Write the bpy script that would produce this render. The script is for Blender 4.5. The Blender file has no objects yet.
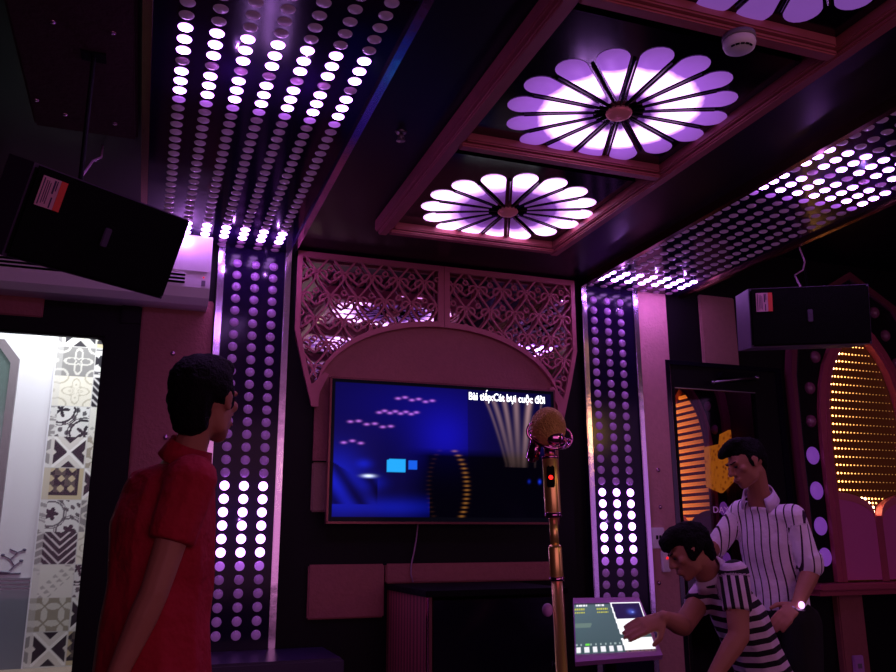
import bpy, bmesh, math, random
from math import sin, cos, pi, radians as R_
from mathutils import Vector, Matrix, noise as mnoise
random.seed(7)
V = Vector
sc = bpy.context.scene
col = sc.collection

# ------------------------------------------------------------------ camera
CAM = V((0, 0, 1.17)); FPX = 837.0
def cam_basis():
    p, y, r = R_(13.649), R_(19.833), R_(-.186)
    f = V((sin(y)*cos(p), cos(y)*cos(p), sin(p)))
    ri = V((cos(y), -sin(y), 0)); up = ri.cross(f)
    r2 = ri*cos(r)+up*sin(r); u2 = up*cos(r)-ri*sin(r)
    return r2, u2, f
CR, CU, CF = cam_basis()
cd = bpy.data.cameras.new('camera'); cam = bpy.data.objects.new('camera', cd); col.objects.link(cam)
cd.sensor_width = 36; cd.lens = 36*FPX/896; cd.clip_start = .02
cam.matrix_world = Matrix(((CR.x, CU.x, -CF.x, CAM.x), (CR.y, CU.y, -CF.y, CAM.y), (CR.z, CU.z, -CF.z, CAM.z), (0, 0, 0, 1)))
sc.camera = cam
def in_frame(p, m=6):
    q = V(p)-CAM; z = q.dot(CF)
    if z < .1: return False
    x = 448+FPX*q.dot(CR)/z; y = 336-FPX*q.dot(CU)/z
    return -m < x < 896+m and -m < y < 672+m

# ------------------------------------------------------------------ materials
def s2l(c):
    return tuple((x/12.92 if x <= .04045 else ((x+.055)/1.055)**2.4) for x in c)
def h(r, g, b): return s2l((r/255, g/255, b/255))
def mat(name, c, rough=.6, metal=0, emit=None, es=1., bump=None, var=0, vscale=20, coat=0, spec=None, alpha=None):
    m = bpy.data.materials.new(name); m.use_nodes = True
    nt = m.node_tree; b = nt.nodes['Principled BSDF']
    b.inputs['Base Color'].default_value = (*c, 1); b.inputs['Roughness'].default_value = rough; b.inputs['Metallic'].default_value = metal
    if spec is not None: b.inputs['Specular IOR Level'].default_value = spec
    if coat: b.inputs['Coat Weight'].default_value = coat; b.inputs['Coat Roughness'].default_value = .08
    if emit: b.inputs['Emission Color'].default_value = (*emit, 1); b.inputs['Emission Strength'].default_value = es
    if alpha is not None: b.inputs['Alpha'].default_value = alpha
    tc = nt.nodes.new('ShaderNodeTexCoord')
    if var:
        n = nt.nodes.new('ShaderNodeTexNoise'); n.inputs['Scale'].default_value = vscale; n.inputs['Detail'].default_value = 5
        nt.links.new(tc.outputs['Object'], n.inputs['Vector'])
        mx = nt.nodes.new('ShaderNodeMix'); mx.data_type = 'RGBA'
        mx.inputs[6].default_value = (*[x*(1-var) for x in c], 1); mx.inputs[7].default_value = (*[min(1, x*(1+var)) for x in c], 1)
        nt.links.new(n.outputs['Fac'], mx.inputs[0]); nt.links.new(mx.outputs[2], b.inputs['Base Color'])
    if bump:
        n2 = nt.nodes.new('ShaderNodeTexNoise'); n2.inputs['Scale'].default_value = bump[0]; n2.inputs['Detail'].default_value = 4
        nt.links.new(tc.outputs['Object'], n2.inputs['Vector'])
        bp = nt.nodes.new('ShaderNodeBump'); bp.inputs['Strength'].default_value = bump[1]; bp.inputs['Distance'].default_value = bump[2] if len(bump) > 2 else .01
        nt.links.new(n2.outputs['Fac'], bp.inputs['Height']); nt.links.new(bp.outputs['Normal'], b.inputs['Normal'])
    return m
def attr_emit(name, strength, base=.02, rough=.3, spec=.5):
    m = mat(name, (base, base, base), rough, spec=spec); nt = m.node_tree; b = nt.nodes['Principled BSDF']
    a = nt.nodes.new('ShaderNodeAttribute'); a.attribute_name = 'Col'
    nt.links.new(a.outputs['Color'], b.inputs['Emission Color']); b.inputs['Emission Strength'].default_value = strength
    return m
def attr_diff(name, rough=.35):
    m = mat(name, (.5, .5, .5), rough); nt = m.node_tree; b = nt.nodes['Principled BSDF']
    a = nt.nodes.new('ShaderNodeAttribute'); a.attribute_name = 'Col'
    nt.links.new(a.outputs['Color'], b.inputs['Base Color']); return m
def stripes(name, c0, c1, freq, duty, rough=.8):
    m = mat(name, c0, rough, bump=(9, .8, .035)); nt = m.node_tree; b = nt.nodes['Principled BSDF']
    a = nt.nodes.new('ShaderNodeAttribute'); a.attribute_name = 'sc'
    f = nt.nodes.new('ShaderNodeMath'); f.operation = 'MULTIPLY'; f.inputs[1].default_value = freq
    g = nt.nodes.new('ShaderNodeMath'); g.operation = 'FRACT'
    k = nt.nodes.new('ShaderNodeMath'); k.operation = 'LESS_THAN'; k.inputs[1].default_value = duty
    mx = nt.nodes.new('ShaderNodeMix'); mx.data_type = 'RGBA'; mx.inputs[6].default_value = (*c0, 1); mx.inputs[7].default_value = (*c1, 1)
    nt.links.new(a.outputs['Fac'], f.inputs[0]); nt.links.new(f.outputs[0], g.inputs[0]); nt.links.new(g.outputs[0], k.inputs[0])
    nt.links.new(k.outputs[0], mx.inputs[0]); nt.links.new(mx.outputs[2], b.inputs['Base Color'])
    return m
def petal_mat(name, stops):
    """acrylic petal over an LED ring: brightness by distance from the rosette's hub; stops = [(radius, rgb, strength)]"""
    m = mat(name, h(150, 110, 170), .25); nt = m.node_tree; b = nt.nodes['Principled BSDF']
    tc = nt.nodes.new('ShaderNodeTexCoord'); ln = nt.nodes.new('ShaderNodeVectorMath'); ln.operation = 'LENGTH'
    nt.links.new(tc.outputs['Object'], ln.inputs[0])
    nz = nt.nodes.new('ShaderNodeTexNoise'); nz.inputs['Scale'].default_value = 16
    nt.links.new(tc.outputs['Object'], nz.inputs['Vector'])
    ad = nt.nodes.new('ShaderNodeMath'); ad.operation = 'MULTIPLY_ADD'; ad.inputs[1].default_value = .05; nt.links.new(nz.outputs['Fac'], ad.inputs[0]); nt.links.new(ln.outputs['Value'], ad.inputs[2])
    dv = nt.nodes.new('ShaderNodeMath'); dv.operation = 'DIVIDE'; dv.inputs[1].default_value = .5; nt.links.new(ad.outputs[0], dv.inputs[0])
    rp = nt.nodes.new('ShaderNodeValToRGB'); cr = rp.color_ramp
    while len(cr.elements) < len(stops): cr.elements.new(.5)
    for e, (rad, c, s) in zip(cr.elements, stops):
        e.position = rad/.5; e.color = (*[x*s for x in c], 1)
    nt.links.new(dv.outputs[0], rp.inputs['Fac']); nt.links.new(rp.outputs['Color'], b.inputs['Emission Color']); b.inputs['Emission Strength'].default_value = 1
    return m
def led_mat(name, rad=.0245):
    m = mat(name, h(200, 170, 220), .4); nt = m.node_tree; b = nt.nodes['Principled BSDF']
    tc = nt.nodes.new('ShaderNodeTexCoord'); ln = nt.nodes.new('ShaderNodeVectorMath'); ln.operation = 'LENGTH'; nt.links.new(tc.outputs['Object'], ln.inputs[0])
    dv = nt.nodes.new('ShaderNodeMath'); dv.operation = 'DIVIDE'; dv.inputs[1].default_value = rad*1.06; nt.links.new(ln.outputs['Value'], dv.inputs[0])
    rp = nt.nodes.new('ShaderNodeValToRGB'); cr = rp.color_ramp; cr.elements[0].position = .55; cr.elements[0].color = (.62, .26, 1, 1); cr.elements[1].position = .98; cr.elements[1].color = (.035, .007, .05, 1)
    nt.links.new(dv.outputs[0], rp.inputs[0]); nt.links.new(rp.outputs[0], b.inputs['Emission Color']); b.inputs['Emission Strength'].default_value = 34
    return m
def glass(name, tint=(1, 1, 1), refl=.08, rough=.02):
    m = bpy.data.materials.new(name); m.use_nodes = True; nt = m.node_tree; nt.nodes.clear()
    o = nt.nodes.new('ShaderNodeOutputMaterial'); t = nt.nodes.new('ShaderNodeBsdfTransparent'); t.inputs[0].default_value = (*tint, 1)
    g = nt.nodes.new('ShaderNodeBsdfGlossy'); g.inputs['Roughness'].default_value = rough
    mx = nt.nodes.new('ShaderNodeMixShader'); mx.inputs[0].default_value = refl
    nt.links.new(t.outputs[0], mx.inputs[1]); nt.links.new(g.outputs[0], mx.inputs[2]); nt.links.new(mx.outputs[0], o.inputs[0]); return m

VIO = (.62, .22, 1.0)
M = dict(
 black=mat('black_leather', h(9, 6, 10), .6, var=.3, spec=.2), gloss=mat('black_gloss', h(15, 10, 24), .12, spec=.6),
 ceil=mat('ceiling_black', h(14, 9, 26), .33, spec=.25, var=.2, vscale=6), floor=mat('floor_dark', h(30, 18, 26), .6, var=.3, spec=.2),
 leather=mat('beige_leather_lit', h(205, 146, 146), .6, bump=(60, .35), var=.12, vscale=30),  # this copy's base colour is lightened to carry the LED light
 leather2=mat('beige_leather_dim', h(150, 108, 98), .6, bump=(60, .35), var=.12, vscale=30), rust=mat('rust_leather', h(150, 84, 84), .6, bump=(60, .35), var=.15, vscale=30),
 brown=mat('brown_leather', h(62, 30, 38), .8, spec=.15, bump=(50, .3), var=.2),
 wood=mat('rose_wood', h(176, 92, 98), .4, var=.18, vscale=14), latt=mat('lattice_wood', h(186, 102, 114), .5),
 mirror=mat('mirror', (.86, .82, .92), .02, 1, bump=(4, .05)), strip=mat('mirror_strip', (.72, .62, .85), .16, 1, bump=(9, .15)),
 hub=mat('copper_hub', h(190, 96, 100), .35, .5, emit=(.10, .02, .04), es=.5), bronze=mat('bronze_strip', h(130, 90, 70), .25, 1),
 led=led_mat('led_lit'), ledfar=mat('led_lit_far', h(230, 220, 240), .4, emit=(.62, .26, 1.0), es=22), ledboard=mat('led_board', h(22, 11, 42), .12, spec=.18), ledge=mat('ledge_violet_lit', h(40, 26, 62), .3), ledoff=mat('led_off_glow', h(150, 100, 168), .35, emit=(.22, .07, .30), es=.30, coat=.3),  # off lenses emit faintly, painted in for light scattered between lenses
 ledoffc=mat('led_off_ceiling_glow', h(150, 104, 140), .35, emit=(.16, .07, .17), es=.22, coat=.3),  # same painted glow on the unlit ceiling lenses
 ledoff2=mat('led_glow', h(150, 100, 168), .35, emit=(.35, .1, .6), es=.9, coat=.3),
 white=mat('white_plastic', h(236, 226, 232), .4), grey=mat('grey_plastic', h(120, 112, 122), .45), dark=mat('dark_slot', h(10, 8, 11), .8, spec=.1),
 steel=mat('steel', h(150, 140, 150), .3, 1), gold=mat('gold_metal', h(244, 208, 122), .3, .8), goldm=mat('gold_mesh', h(226, 176, 104), .5, .5, bump=(260, 1.)),
 chrome=mat('pink_chrome', h(230, 150, 210), .12, 1), red=mat('red_light', h(255, 40, 30), .4, emit=(1, .012, .01), es=3),
 redled=mat('red_led', h(255, 40, 30), .4, emit=(1, .012, .01), es=1.2),
 skin=mat('skin', h(172, 112, 92), .6, var=.08), hair=mat('hair', h(7, 5, 7), .75, bump=(120, .8), spec=.15),
 redshirt=mat('red_polo_cloth', h(165, 9, 40), .85, bump=(7, .8, .05), var=.08, vscale=40), trouser=mat('dark_trouser', h(9, 8, 12), .85, bump=(9, .4)),
 bandw=stripes('band_stripe_cloth', h(222, 196, 222), h(14, 10, 16), 1/.047, .47), pincol=mat('light_collar', h(226, 204, 236), .8), pin=stripes('thin_stripe_cloth', h(250, 230, 255), h(52, 20, 52), 1/.036, .17),
 collarw=mat('white_collar', h(215, 190, 215), .8), shoe=mat('dark_shoe', h(22, 18, 20), .5), eye=mat('eye_dark', h(18, 12, 12), .3),
 lip=mat('lip', h(150, 80, 78), .5),
 speaker=mat('speaker_black', h(5, 5, 6), .8, bump=(300, .3), spec=.1), spside=mat('speaker_side_lit', h(66, 48, 84), .55),  # violet lamp light is put into the side colour
 sticker=mat('sticker_paper', h(205, 150, 178), .6), stickr=mat('sticker_red', h(225, 70, 60), .6), ink=mat('sticker_ink', h(60, 30, 80), .6),
 bezel=mat('rose_bezel', h(120, 66, 70), .3, .6), textw=mat('caption_white', (1, 1, 1), .5, emit=(.9, .95, 1), es=2.4), textd=mat('caption_outline', h(20, 30, 90), .5, emit=h(60, 80, 200), es=.6),
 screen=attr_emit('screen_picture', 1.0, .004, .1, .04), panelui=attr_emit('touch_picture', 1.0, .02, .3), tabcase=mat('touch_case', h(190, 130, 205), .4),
 dot=attr_emit('gold_led_and_image', 1.0, .05), infm=mat('infinity_mirror_glow', h(52, 16, 14), .25, emit=(.09, .018, .006), es=.25),  # mirror images of the LEDs and a faint mirror glow are painted emission
 cushion=mat('wine_leather', h(214, 104, 164), .55, bump=(60, .3)), arcwood=mat('arch_wood', h(172, 78, 96), .4, var=.1),
 arcdark=mat('arch_wood_dark', h(112, 52, 68), .35), rim=mat('arch_rim_wood', h(206, 112, 120), .45), med=mat('lens_lit', h(160, 90, 200), .35, emit=(.22, .06, .46), es=.5), medoff=mat('lens_off', h(140, 84, 110), .22, coat=.5),
 tilew=mat('white_tile', h(225, 226, 236), .3), tileg=mat('grey_tile', h(120, 126, 140), .35), tilec=attr_diff('cement_tile'), terr=mat('terrazzo', h(170, 150, 140), .5, var=.25, vscale=90),
 decal=mat('decal_ink', h(84, 84, 116), .5), glassc=glass('clear_glass', (1, 1, 1), .012), glasst=glass('tinted_glass', (.80, .68, .76), .03, .04), bmirror=mat('bath_mirror_glow', h(190, 225, 225), .12, .9, emit=h(190, 215, 215), es=.12),  # bath mirror emits faintly in place of a bright reflection
 letterglow=mat('violet_letter_glow', h(150, 90, 160), .5, emit=(.16, .05, .18), es=1), cable=mat('grey_cable', h(170, 130, 160), .5), screw=mat('button_metal', h(210, 160, 200), .25, .9),
 lbar=mat('gold_bar', h(255, 180, 60), .4, emit=(1, .36, .035), es=1.5), mosaic=None)
def mosaic_mat():
    m = mat('gold_mosaic', h(200, 120, 30), .5); nt = m.node_tree; b = nt.nodes['Principled BSDF']
    tc = nt.nodes.new('ShaderNodeTexCoord'); vz = nt.nodes.new('ShaderNodeTexVoronoi'); vz.inputs['Scale'].default_value = 26
    nt.links.new(tc.outputs['Object'], vz.inputs['Vector']); rp = nt.nodes.new('ShaderNodeValToRGB')
    rp.color_ramp.elements[0].color = (*h(130, 62, 18), 1); rp.color_ramp.elements[0].position = .18; rp.color_ramp.elements[1].color = (*h(222, 136, 34), 1); rp.color_ramp.elements[1].position = .4
    nt.links.new(vz.outputs['Distance'], rp.inputs[0]); nt.links.new(rp.outputs[0], b.inputs['Emission Color']); b.inputs['Emission Strength'].default_value = .5
    return m
M['mosaic'] = mosaic_mat()
def bar_mat():  # emission fades across the bars of the reflected arch
    m = mat('gold_bar', h(255, 180, 60), .4); nt = m.node_tree; b = nt.nodes['Principled BSDF']
    tc = nt.nodes.new('ShaderNodeTexCoord'); sx_ = nt.nodes.new('ShaderNodeSeparateXYZ'); nt.links.new(tc.outputs['Object'], sx_.inputs[0])
    mr_ = nt.nodes.new('ShaderNodeMapRange'); mr_.inputs[1].default_value = -.34; mr_.inputs[2].default_value = .34; nt.links.new(sx_.outputs['X'], mr_.inputs[0])
    rp = nt.nodes.new('ShaderNodeValToRGB'); rp.color_ramp.elements[0].color = (1.0, .42, .06, 1); rp.color_ramp.elements[1].color = (.10, .03, .012, 1); e = rp.color_ramp.elements.new(.45); e.color = (.62, .19, .02, 1)
    nt.links.new(mr_.outputs[0], rp.inputs[0]); nt.links.new(rp.outputs[0], b.inputs['Emission Color']); b.inputs['Emission Strength'].default_value = 1.55; return m
M['lbar'] = bar_mat()
M['ros_a'] = petal_mat('petal_far', [(0, (.045, .015, .07), 1), (.20, (.09, .025, .15), 1), (.27, (.22, .06, .42), 1), (.325, (.80, .36, 1), 2.5), (.40, (.9, .45, 1), 4), (.5, (.75, .25, .9), 1.6)])
M['ros_b'] = petal_mat('petal_mid', [(0, (.07, .02, .13), 1), (.15, (.13, .035, .26), 1), (.19, (.8, .36, 1), 3), (.30, (.85, .4, 1), 4), (.35, (.34, .10, .66), 1), (.5, (.17, .055, .30), 1)])
M['ros_c'] = petal_mat('petal_near', [(0, (.12, .04, .2), 1), (.2, (.14, .045, .25), 1), (.3, (.15, .05, .27), 1), (.4, (.15, .05, .28), 1), (.45, (.15, .05, .28), 1), (.5, (.15, .05, .28), 1)])

# ------------------------------------------------------------------ mesh helpers
class MB:
    def __init__(s): s.v = []; s.f = []
    def add(s, vs, fs):
        o = len(s.v); s.v += [V(p) for p in vs]; s.f += [tuple(i+o for i in f) for f in fs]; return s
    def box(s, a, b, bev=0, rot=None, org=None):
        bm = bmesh.new(); bmesh.ops.create_cube(bm, size=1)
        a, b = V(a), V(b); c = (a+b)/2; d = b-a
        for v in bm.verts: v.co = V((v.co.x*d.x, v.co.y*d.y, v.co.z*d.z))+c
        if bev: bmesh.ops.bevel(bm, geom=bm.edges[:], offset=bev, segments=2, affect='EDGES')
        return s.bm(bm, rot, org)
    def bm(s, bm, rot=None, org=None):
        bm.verts.index_update(); vs = [v.co.copy() for v in bm.verts]; fs = [[v.index for v in f.verts] for f in bm.faces]; bm.free()
        if rot is not None: vs = [rot @ v for v in vs]
        if org is not None: vs = [v+V(org) for v in vs]
        return s.add(vs, fs)
    def tube(s, pts, r, seg=8, cap=True):
        pts = [V(p) for p in pts]; rs = r if isinstance(r, (list, tuple)) else [r]*len(pts); vs = []; fs = []
        n = None
        for i, p in enumerate(pts):
            t = (pts[min(i+1, len(pts)-1)]-pts[max(i-1, 0)]).normalized()
            if n is None: n = t.orthogonal().normalized()
            n = (n-t*n.dot(t)).normalized(); b = t.cross(n)
            for k in range(seg):
                a = 2*pi*k/seg; vs.append(p+(n*cos(a)+b*sin(a))*rs[i])
        for i in range(len(pts)-1):
            for k in range(seg):
                fs.append((i*seg+k, i*seg+(k+1) % seg, (i+1)*seg+(k+1) % seg, (i+1)*seg+k))
        if cap: fs += [tuple(reversed(range(seg))), tuple(range((len(pts)-1)*seg, len(pts)*seg))]
        return s.add(vs, fs)
    def ring(s, c, rad, r, ax1, ax2, n=28, seg=8):
        vs = []; fs = []; c, ax1, ax2 = V(c), V(ax1), V(ax2); nn = ax1.cross(ax2)
        for i in range(n):
            a = 2*pi*i/n; d = ax1*cos(a)+ax2*sin(a)
            for k in range(seg):
                b = 2*pi*k/seg; vs.append(c+d*(rad+r*cos(b))+nn*r*sin(b))
        for i in range(n):
            for k in range(seg):
                j = (i+1) % n; l = (k+1) % seg; fs.append((i*seg+k, i*seg+l, j*seg+l, j*seg+k))
        return s.add(vs, fs)
    def ball(s, c, rad, seg=16, rings=10, rot=None):
        rad = (rad,)*3 if isinstance(rad, (int, float)) else rad
        bm = bmesh.new(); bmesh.ops.create_uvsphere(bm, u_segments=seg, v_segments=rings, radius=1)
        for v in bm.verts: v.co = V((v.co.x*rad[0], v.co.y*rad[1], v.co.z*rad[2]))
        return s.bm(bm, rot, c)
    def prism(s, poly, y0, y1, axis='y'):
        """poly in (x,z) extruded along y (axis y), or (x,y) along z (axis z)"""
        f = (lambda p, t: (p[0], t, p[1])) if axis == 'y' else (lambda p, t: (p[0], p[1], t))
        n = len(poly); vs = [f(p, y0) for p in poly]+[f(p, y1) for p in poly]
        fs = [tuple(range(n)), tuple(reversed(range(n, 2*n)))]+[(i, i+n, (i+1) % n+n, (i+1) % n) for i in range(n)]
        return s.add(vs, fs)
    def band(s, inn, out, y0, y1, closed=False):
        """solid strip between two (x,z) polylines of equal length"""
        n = len(inn); vs = []
        for t in (y0, y1): vs += [(p[0], t, p[1]) for p in inn]+[(p[0], t, p[1]) for p in out]
        fs = []
        for i in range(n if closed else n-1):
            j = (i+1) % n
            fs += [(i, j, n+j, n+i), (2*n+i, 3*n+i, 3*n+j, 2*n+j), (i, 2*n+i, 2*n+j, j), (n+i, n+j, 3*n+j, 3*n+i)]
        if not closed: fs += [(0, n, 3*n, 2*n), (n-1, 3*n-1, 4*n-1, 2*n-1)]
        return s.add(vs, fs)
    def mesh(s, name, m, smooth=False):
        me = bpy.data.meshes.new(name); me.from_pydata([tuple(p) for p in s.v], [], s.f); me.update()
        bm = bmesh.new(); bm.from_mesh(me); bmesh.ops.recalc_face_normals(bm, faces=bm.faces[:]); bm.to_mesh(me); bm.free()
        if m: me.materials.append(m)
        if smooth: me.polygons.foreach_set('use_smooth', [True]*len(me.polygons))
        return me
    def build(s, name, m, parent=None, smooth=False, **k):
        return link(name, s.mesh(name, m, smooth), parent, **k)
def link(name, me, parent=None, loc=None, **k):
    o = bpy.data.objects.new(name, me); col.objects.link(o)
    if parent:
        o.parent = parent
        if loc is None:
            w = V((0, 0, 0)); p = parent
            while p: w += p.location; p = p.parent
            o.location = -w
            if k.pop('local', False): o.location = (0, 0, 0)
    if loc is not None: o.location = loc
    return tag(o, **k)
def tag(o, label=None, cat=None, group=None, kind=None):
    if label: o['label'] = label
    if cat: o['category'] = cat
    if group: o['group'] = group
    if kind: o['kind'] = kind
    return o
def thing(name, label, cat, loc=(0, 0, 0), group=None):
    o = bpy.data.objects.new(name, None); col.objects.link(o); o.location = loc; o.empty_display_size = .05
    return tag(o, label, cat, group)
def struct(name, mb, m, label, cat, smooth=False): return mb.build(name, m, smooth=smooth, label=label, cat=cat, kind='structure')
def setcol(me, cols):
    a = me.color_attributes.new('Col', 'FLOAT_COLOR', 'POINT')
    for i, c in enumerate(cols): a.data[i].color = (*c, 1)
def picture(name, corners, nx, ny, fn, m, parent, **k):
    """flat picture: fn(u,v) -> linear rgb; corners bl, br, tr, tl"""
    bl, br, tr, tl = [V(c) for c in corners]; vs = []; cs = []
    for j in range(ny+1):
        for i in range(nx+1):
            u, v = i/nx, j/ny
            vs.append((bl*(1-u)+br*u)*(1-v)+(tl*(1-u)+tr*u)*v); cs.append(fn(u, v))
    me = bpy.data.meshes.new(name)
    me.from_pydata([tuple(p) for p in vs], [], [(j*(nx+1)+i, j*(nx+1)+i+1, (j+1)*(nx+1)+i+1, (j+1)*(nx+1)+i) for j in range(ny) for i in range(nx)])
    me.update(); setcol(me, cs); me.materials.append(m); return link(name, me, parent, **k)

# ------------------------------------------------------------------ the room
WY = 4.72; CZ = 2.83
struct('floor', MB().box((-2.6, -3, -.06), (6.4, 7, 0)), M['floor'], 'dark glossy floor of the karaoke room', 'floor')
wb = MB()
D1 = (-1.02, -.235, 2.245); D2 = (3.27, 4.16, 2.315)      # door openings x0,x1,top
wb.box((-2.6, WY, 0), (D1[0], WY+.12, 3.25)); wb.box((D1[0], WY, D1[2]), (D1[1], WY+.12, 3.25)); wb.box((D1[1], WY, 0), (D2[0], WY+.12, 3.25))
wb.box((D2[0], WY, D2[2]), (D2[1], WY+.12, 3.25)); wb.box((D2[1], WY, 0), (6.4, WY+.12, 3.25))
struct('wall_back', wb, M['black'], 'black padded back wall behind the television', 'wall')
struct('wall_left', MB().box((-2.6, -3, 0), (-2.5, WY, 3.25)), M['black'], 'dark left side wall of the room', 'wall')
struct('wall_right', MB().box((6.3, -3, 0), (6.4, WY, 3.25)), M['black'], 'dark right side wall of the room', 'wall')
struct('wall_front', MB().box((-2.6, -3.1, 0), (6.4, -3, 3.25)), M['black'], 'dark wall opposite the television', 'wall')
struct('ceiling', MB().box((-2.5, -3, CZ), (3.42, WY, CZ+.08)).box((3.42, -3, CZ), (3.47, WY, 3.2)).box((3.42, -3, 3.2), (6.3, WY, 3.28)), M['ceil'], 'black glossy stepped ceiling', 'ceiling')
n_trim = [0]
def trim(a, b, m, label, bev=.008):
    n_trim[0] += 1
    return struct('trim_%d' % n_trim[0], MB().box(a, b, bev), m, label, 'wall panel')
Y0, Y1 = 4.69, WY
trim((-.075, Y0, 0), (.30, Y1, 2.47), M['rust'], 'tall rust leather wall panel behind the man in red')
trim((-.18, Y0, 2.30), (-.08, Y1, 2.47), M['black'], 'small black wall panel above the bathroom door corner')
trim((-1.6, Y0, 2.30), (-.56, Y1, 2.5), M['rust'], 'rust leather wall panel over the bathroom door')
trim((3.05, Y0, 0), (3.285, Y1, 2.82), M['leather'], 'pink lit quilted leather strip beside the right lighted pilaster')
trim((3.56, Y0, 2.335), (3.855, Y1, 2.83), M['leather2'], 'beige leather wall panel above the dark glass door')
trim((.883, Y0, .752), (1.31, Y1, 1.037), M['rust'], 'square rust leather panel left of the black cabinet')
trim((1.318, Y0, .93), (2.35, Y1, 1.037), M['rust'], 'long low rust leather panel under the television')
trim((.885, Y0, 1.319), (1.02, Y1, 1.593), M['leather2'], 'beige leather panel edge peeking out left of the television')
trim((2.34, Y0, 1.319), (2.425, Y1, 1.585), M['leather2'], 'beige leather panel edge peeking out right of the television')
trim((4.467, 4.66, 0), (4.684, Y1, .81), M['rust'], 'short leather strip under the shelf of the arch')
# buttons pinned in the leather
for i, (x, z, lb) in enumerate([(.1, 2.157, 'small shiny upholstery button high on the panel behind the man in red'), (.097, 1.701, 'small shiny upholstery button by the neck of the man in red'),
        (3.136, 1.601, 'upper shiny upholstery button on the quilted strip above the switch plate'), (3.134, 1.366, 'middle shiny upholstery button just above the switch plate'), (3.09, .9, 'lower shiny upholstery button on the quilted strip under the control box')]):
    MB().ball((x, 4.688, z), (.014, .008, .014), 12, 8).build('upholstery_button', M['screw'], smooth=True, label=lb, cat='button', group='buttons on the leather wall panels')
struct('trim_20', MB().box((-.52, .4, 2.79), (-.13, 3.45, CZ), .01), M['brown'], 'brown leather ceiling panel with metal buttons', 'ceiling panel')
for x, y, lb in [(-.386, 2.663, 'metal button on the brown ceiling panel, near edge left'), (-.206, 2.663, 'metal button on the brown ceiling panel, near edge right'), (-.49, 3.221, 'metal button on the brown ceiling panel, by its left rim'),
        (-.398, 3.307, 'metal button on the brown ceiling panel, middle of far row'), (-.216, 3.32, 'metal button on the brown ceiling panel, above the speaker wire')]:
    MB().ball((x, y, 2.789), (.011, .011, .006), 12, 8).build('ceiling_button', M['screw'], smooth=True, label=lb, cat='button', group='buttons on the brown ceiling panel')
struct('trim_21', MB().box((-.115, .4, 2.785), (-.085, 4.68, CZ)), M['bronze'], 'metal strip along the left edge of the left light panel', 'trim strip')
# ledge under the left pilaster
lb_ = MB().box((.30, 4.2, .0), (.98, 4.69, .615), .012)
struct('trim_22', lb_, M['ledge'], 'black glossy ledge under the left lighted pilaster', 'ledge')  # violet base colour carries the LED light on this black ledge

# ------------------------------------------------------------------ LED panels
def dome(r, hgt, seg=18, rings=4):
    mb = MB(); vs = []; fs = []
    for j in range(rings):
        a = pi/2*j/rings
        for k in range(seg): vs.append((r*cos(a)*cos(2*pi*k/seg), r*cos(a)*sin(2*pi*k/seg), -hgt*sin(a)))
    vs.append((0, 0, -hgt))
    for j in range(rings-1):
        for k in range(seg): fs.append((j*seg+k, j*seg+(k+1) % seg, (j+1)*seg+(k+1) % seg, (j+1)*seg+k))
    for k in range(seg): fs.append(((rings-1)*seg+k, (rings-1)*seg+(k+1) % seg, len(vs)-1))
    fs.append(tuple(reversed(range(seg)))); return mb.add(vs, fs)
def led_set(root, leds, meshes, rot=None):
    """leds = [(pos, key)]; the 100 largest in the photo as parts, the rest as one stuff part"""
    vis = sorted([l for l in leds if in_frame(l[0])], key=lambda l: (V(l[0])-CAM).length)
    ids = set(id(l) for l in vis[:100]); rest = {}
    for l in leds:
        if id(l) in ids:
            o = bpy.data.objects.new('led_lens', meshes[l[1]]); col.objects.link(o); o.parent = root; o.location = V(l[0])-root.location
            if rot is not None: o.rotation_euler = rot
            if l[1] == 'on': o['label'] = 'lit violet white lens'
        else: rest.setdefault('onfar' if l[1] == 'on' else l[1], []).append(l[0])
    if rest:
        me = bpy.data.meshes.new('led_lens_field'); vs = []; fs = []; mi = []; mats = []
        rm = Matrix.Identity(3)
        for key, ps in rest.items():
            src = meshes[key]; mats.append(src.materials[0])
            for p in ps:
                o = len(vs); vs += [tuple(v.co+V(p)-root.location) for v in src.vertices]
                fs += [tuple(i+o for i in f.vertices) for f in src.polygons]; mi += [len(mats)-1]*len(src.polygons)
        me.from_pydata(vs, [], fs); me.update()
        for m_ in mats: me.materials.append(m_)
        me.polygons.foreach_set('material_index', mi); me.polygons.foreach_set('use_smooth', [True]*len(fs))
        o = bpy.data.objects.new('led_lens_field', me); col.objects.link(o); o.parent = root; o['kind'] = 'stuff'
LROW = .0697
def ceiling_panel(x0, x1, cols, label, strip_side):
    root = thing('led_ceiling_panel', label, 'light panel', ((x0+x1)/2, 2.6, CZ))
    MB().box((x0, .42, 2.80), (x1, 4.685, CZ)).build('panel_board', M['ledboard'], root)
    for s in strip_side:
        xx = x0 if s < 0 else x1
        MB().box((xx-.016, .42, 2.782), (xx+.016, 4.685, CZ)).build('edge_strip', M['strip'] if len(strip_side) == 1 else M['bronze'], root)
    on = set(range(0, 3)) | set(range(4, 7)) | {26, 27, 28}
    ms = {k: dome(.0245, .009).mesh('led_lens', M[m_], True) for k, m_ in (('on', 'led'), ('off', 'ledoffc'), ('glow', 'ledoff2'), ('onfar', 'ledfar'))}
    leds = [((x, 2.567+LROW*k, 2.80), 'on' if k in on else ('glow' if k == 7 else 'off')) for x in cols for k in range(-24, 31)]
    led_set(root, leds, ms)
ceiling_panel(-.085, .715, [.017+.1*i for i in range(7)], 'wide black ceiling panel of round violet lamps above the left pilaster', (1,))
ceiling_panel(2.63, 3.40, [2.68+.1015*i for i in range(7)], 'wide black ceiling panel of round violet lamps above the right pilaster', (-1, 1))
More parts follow.
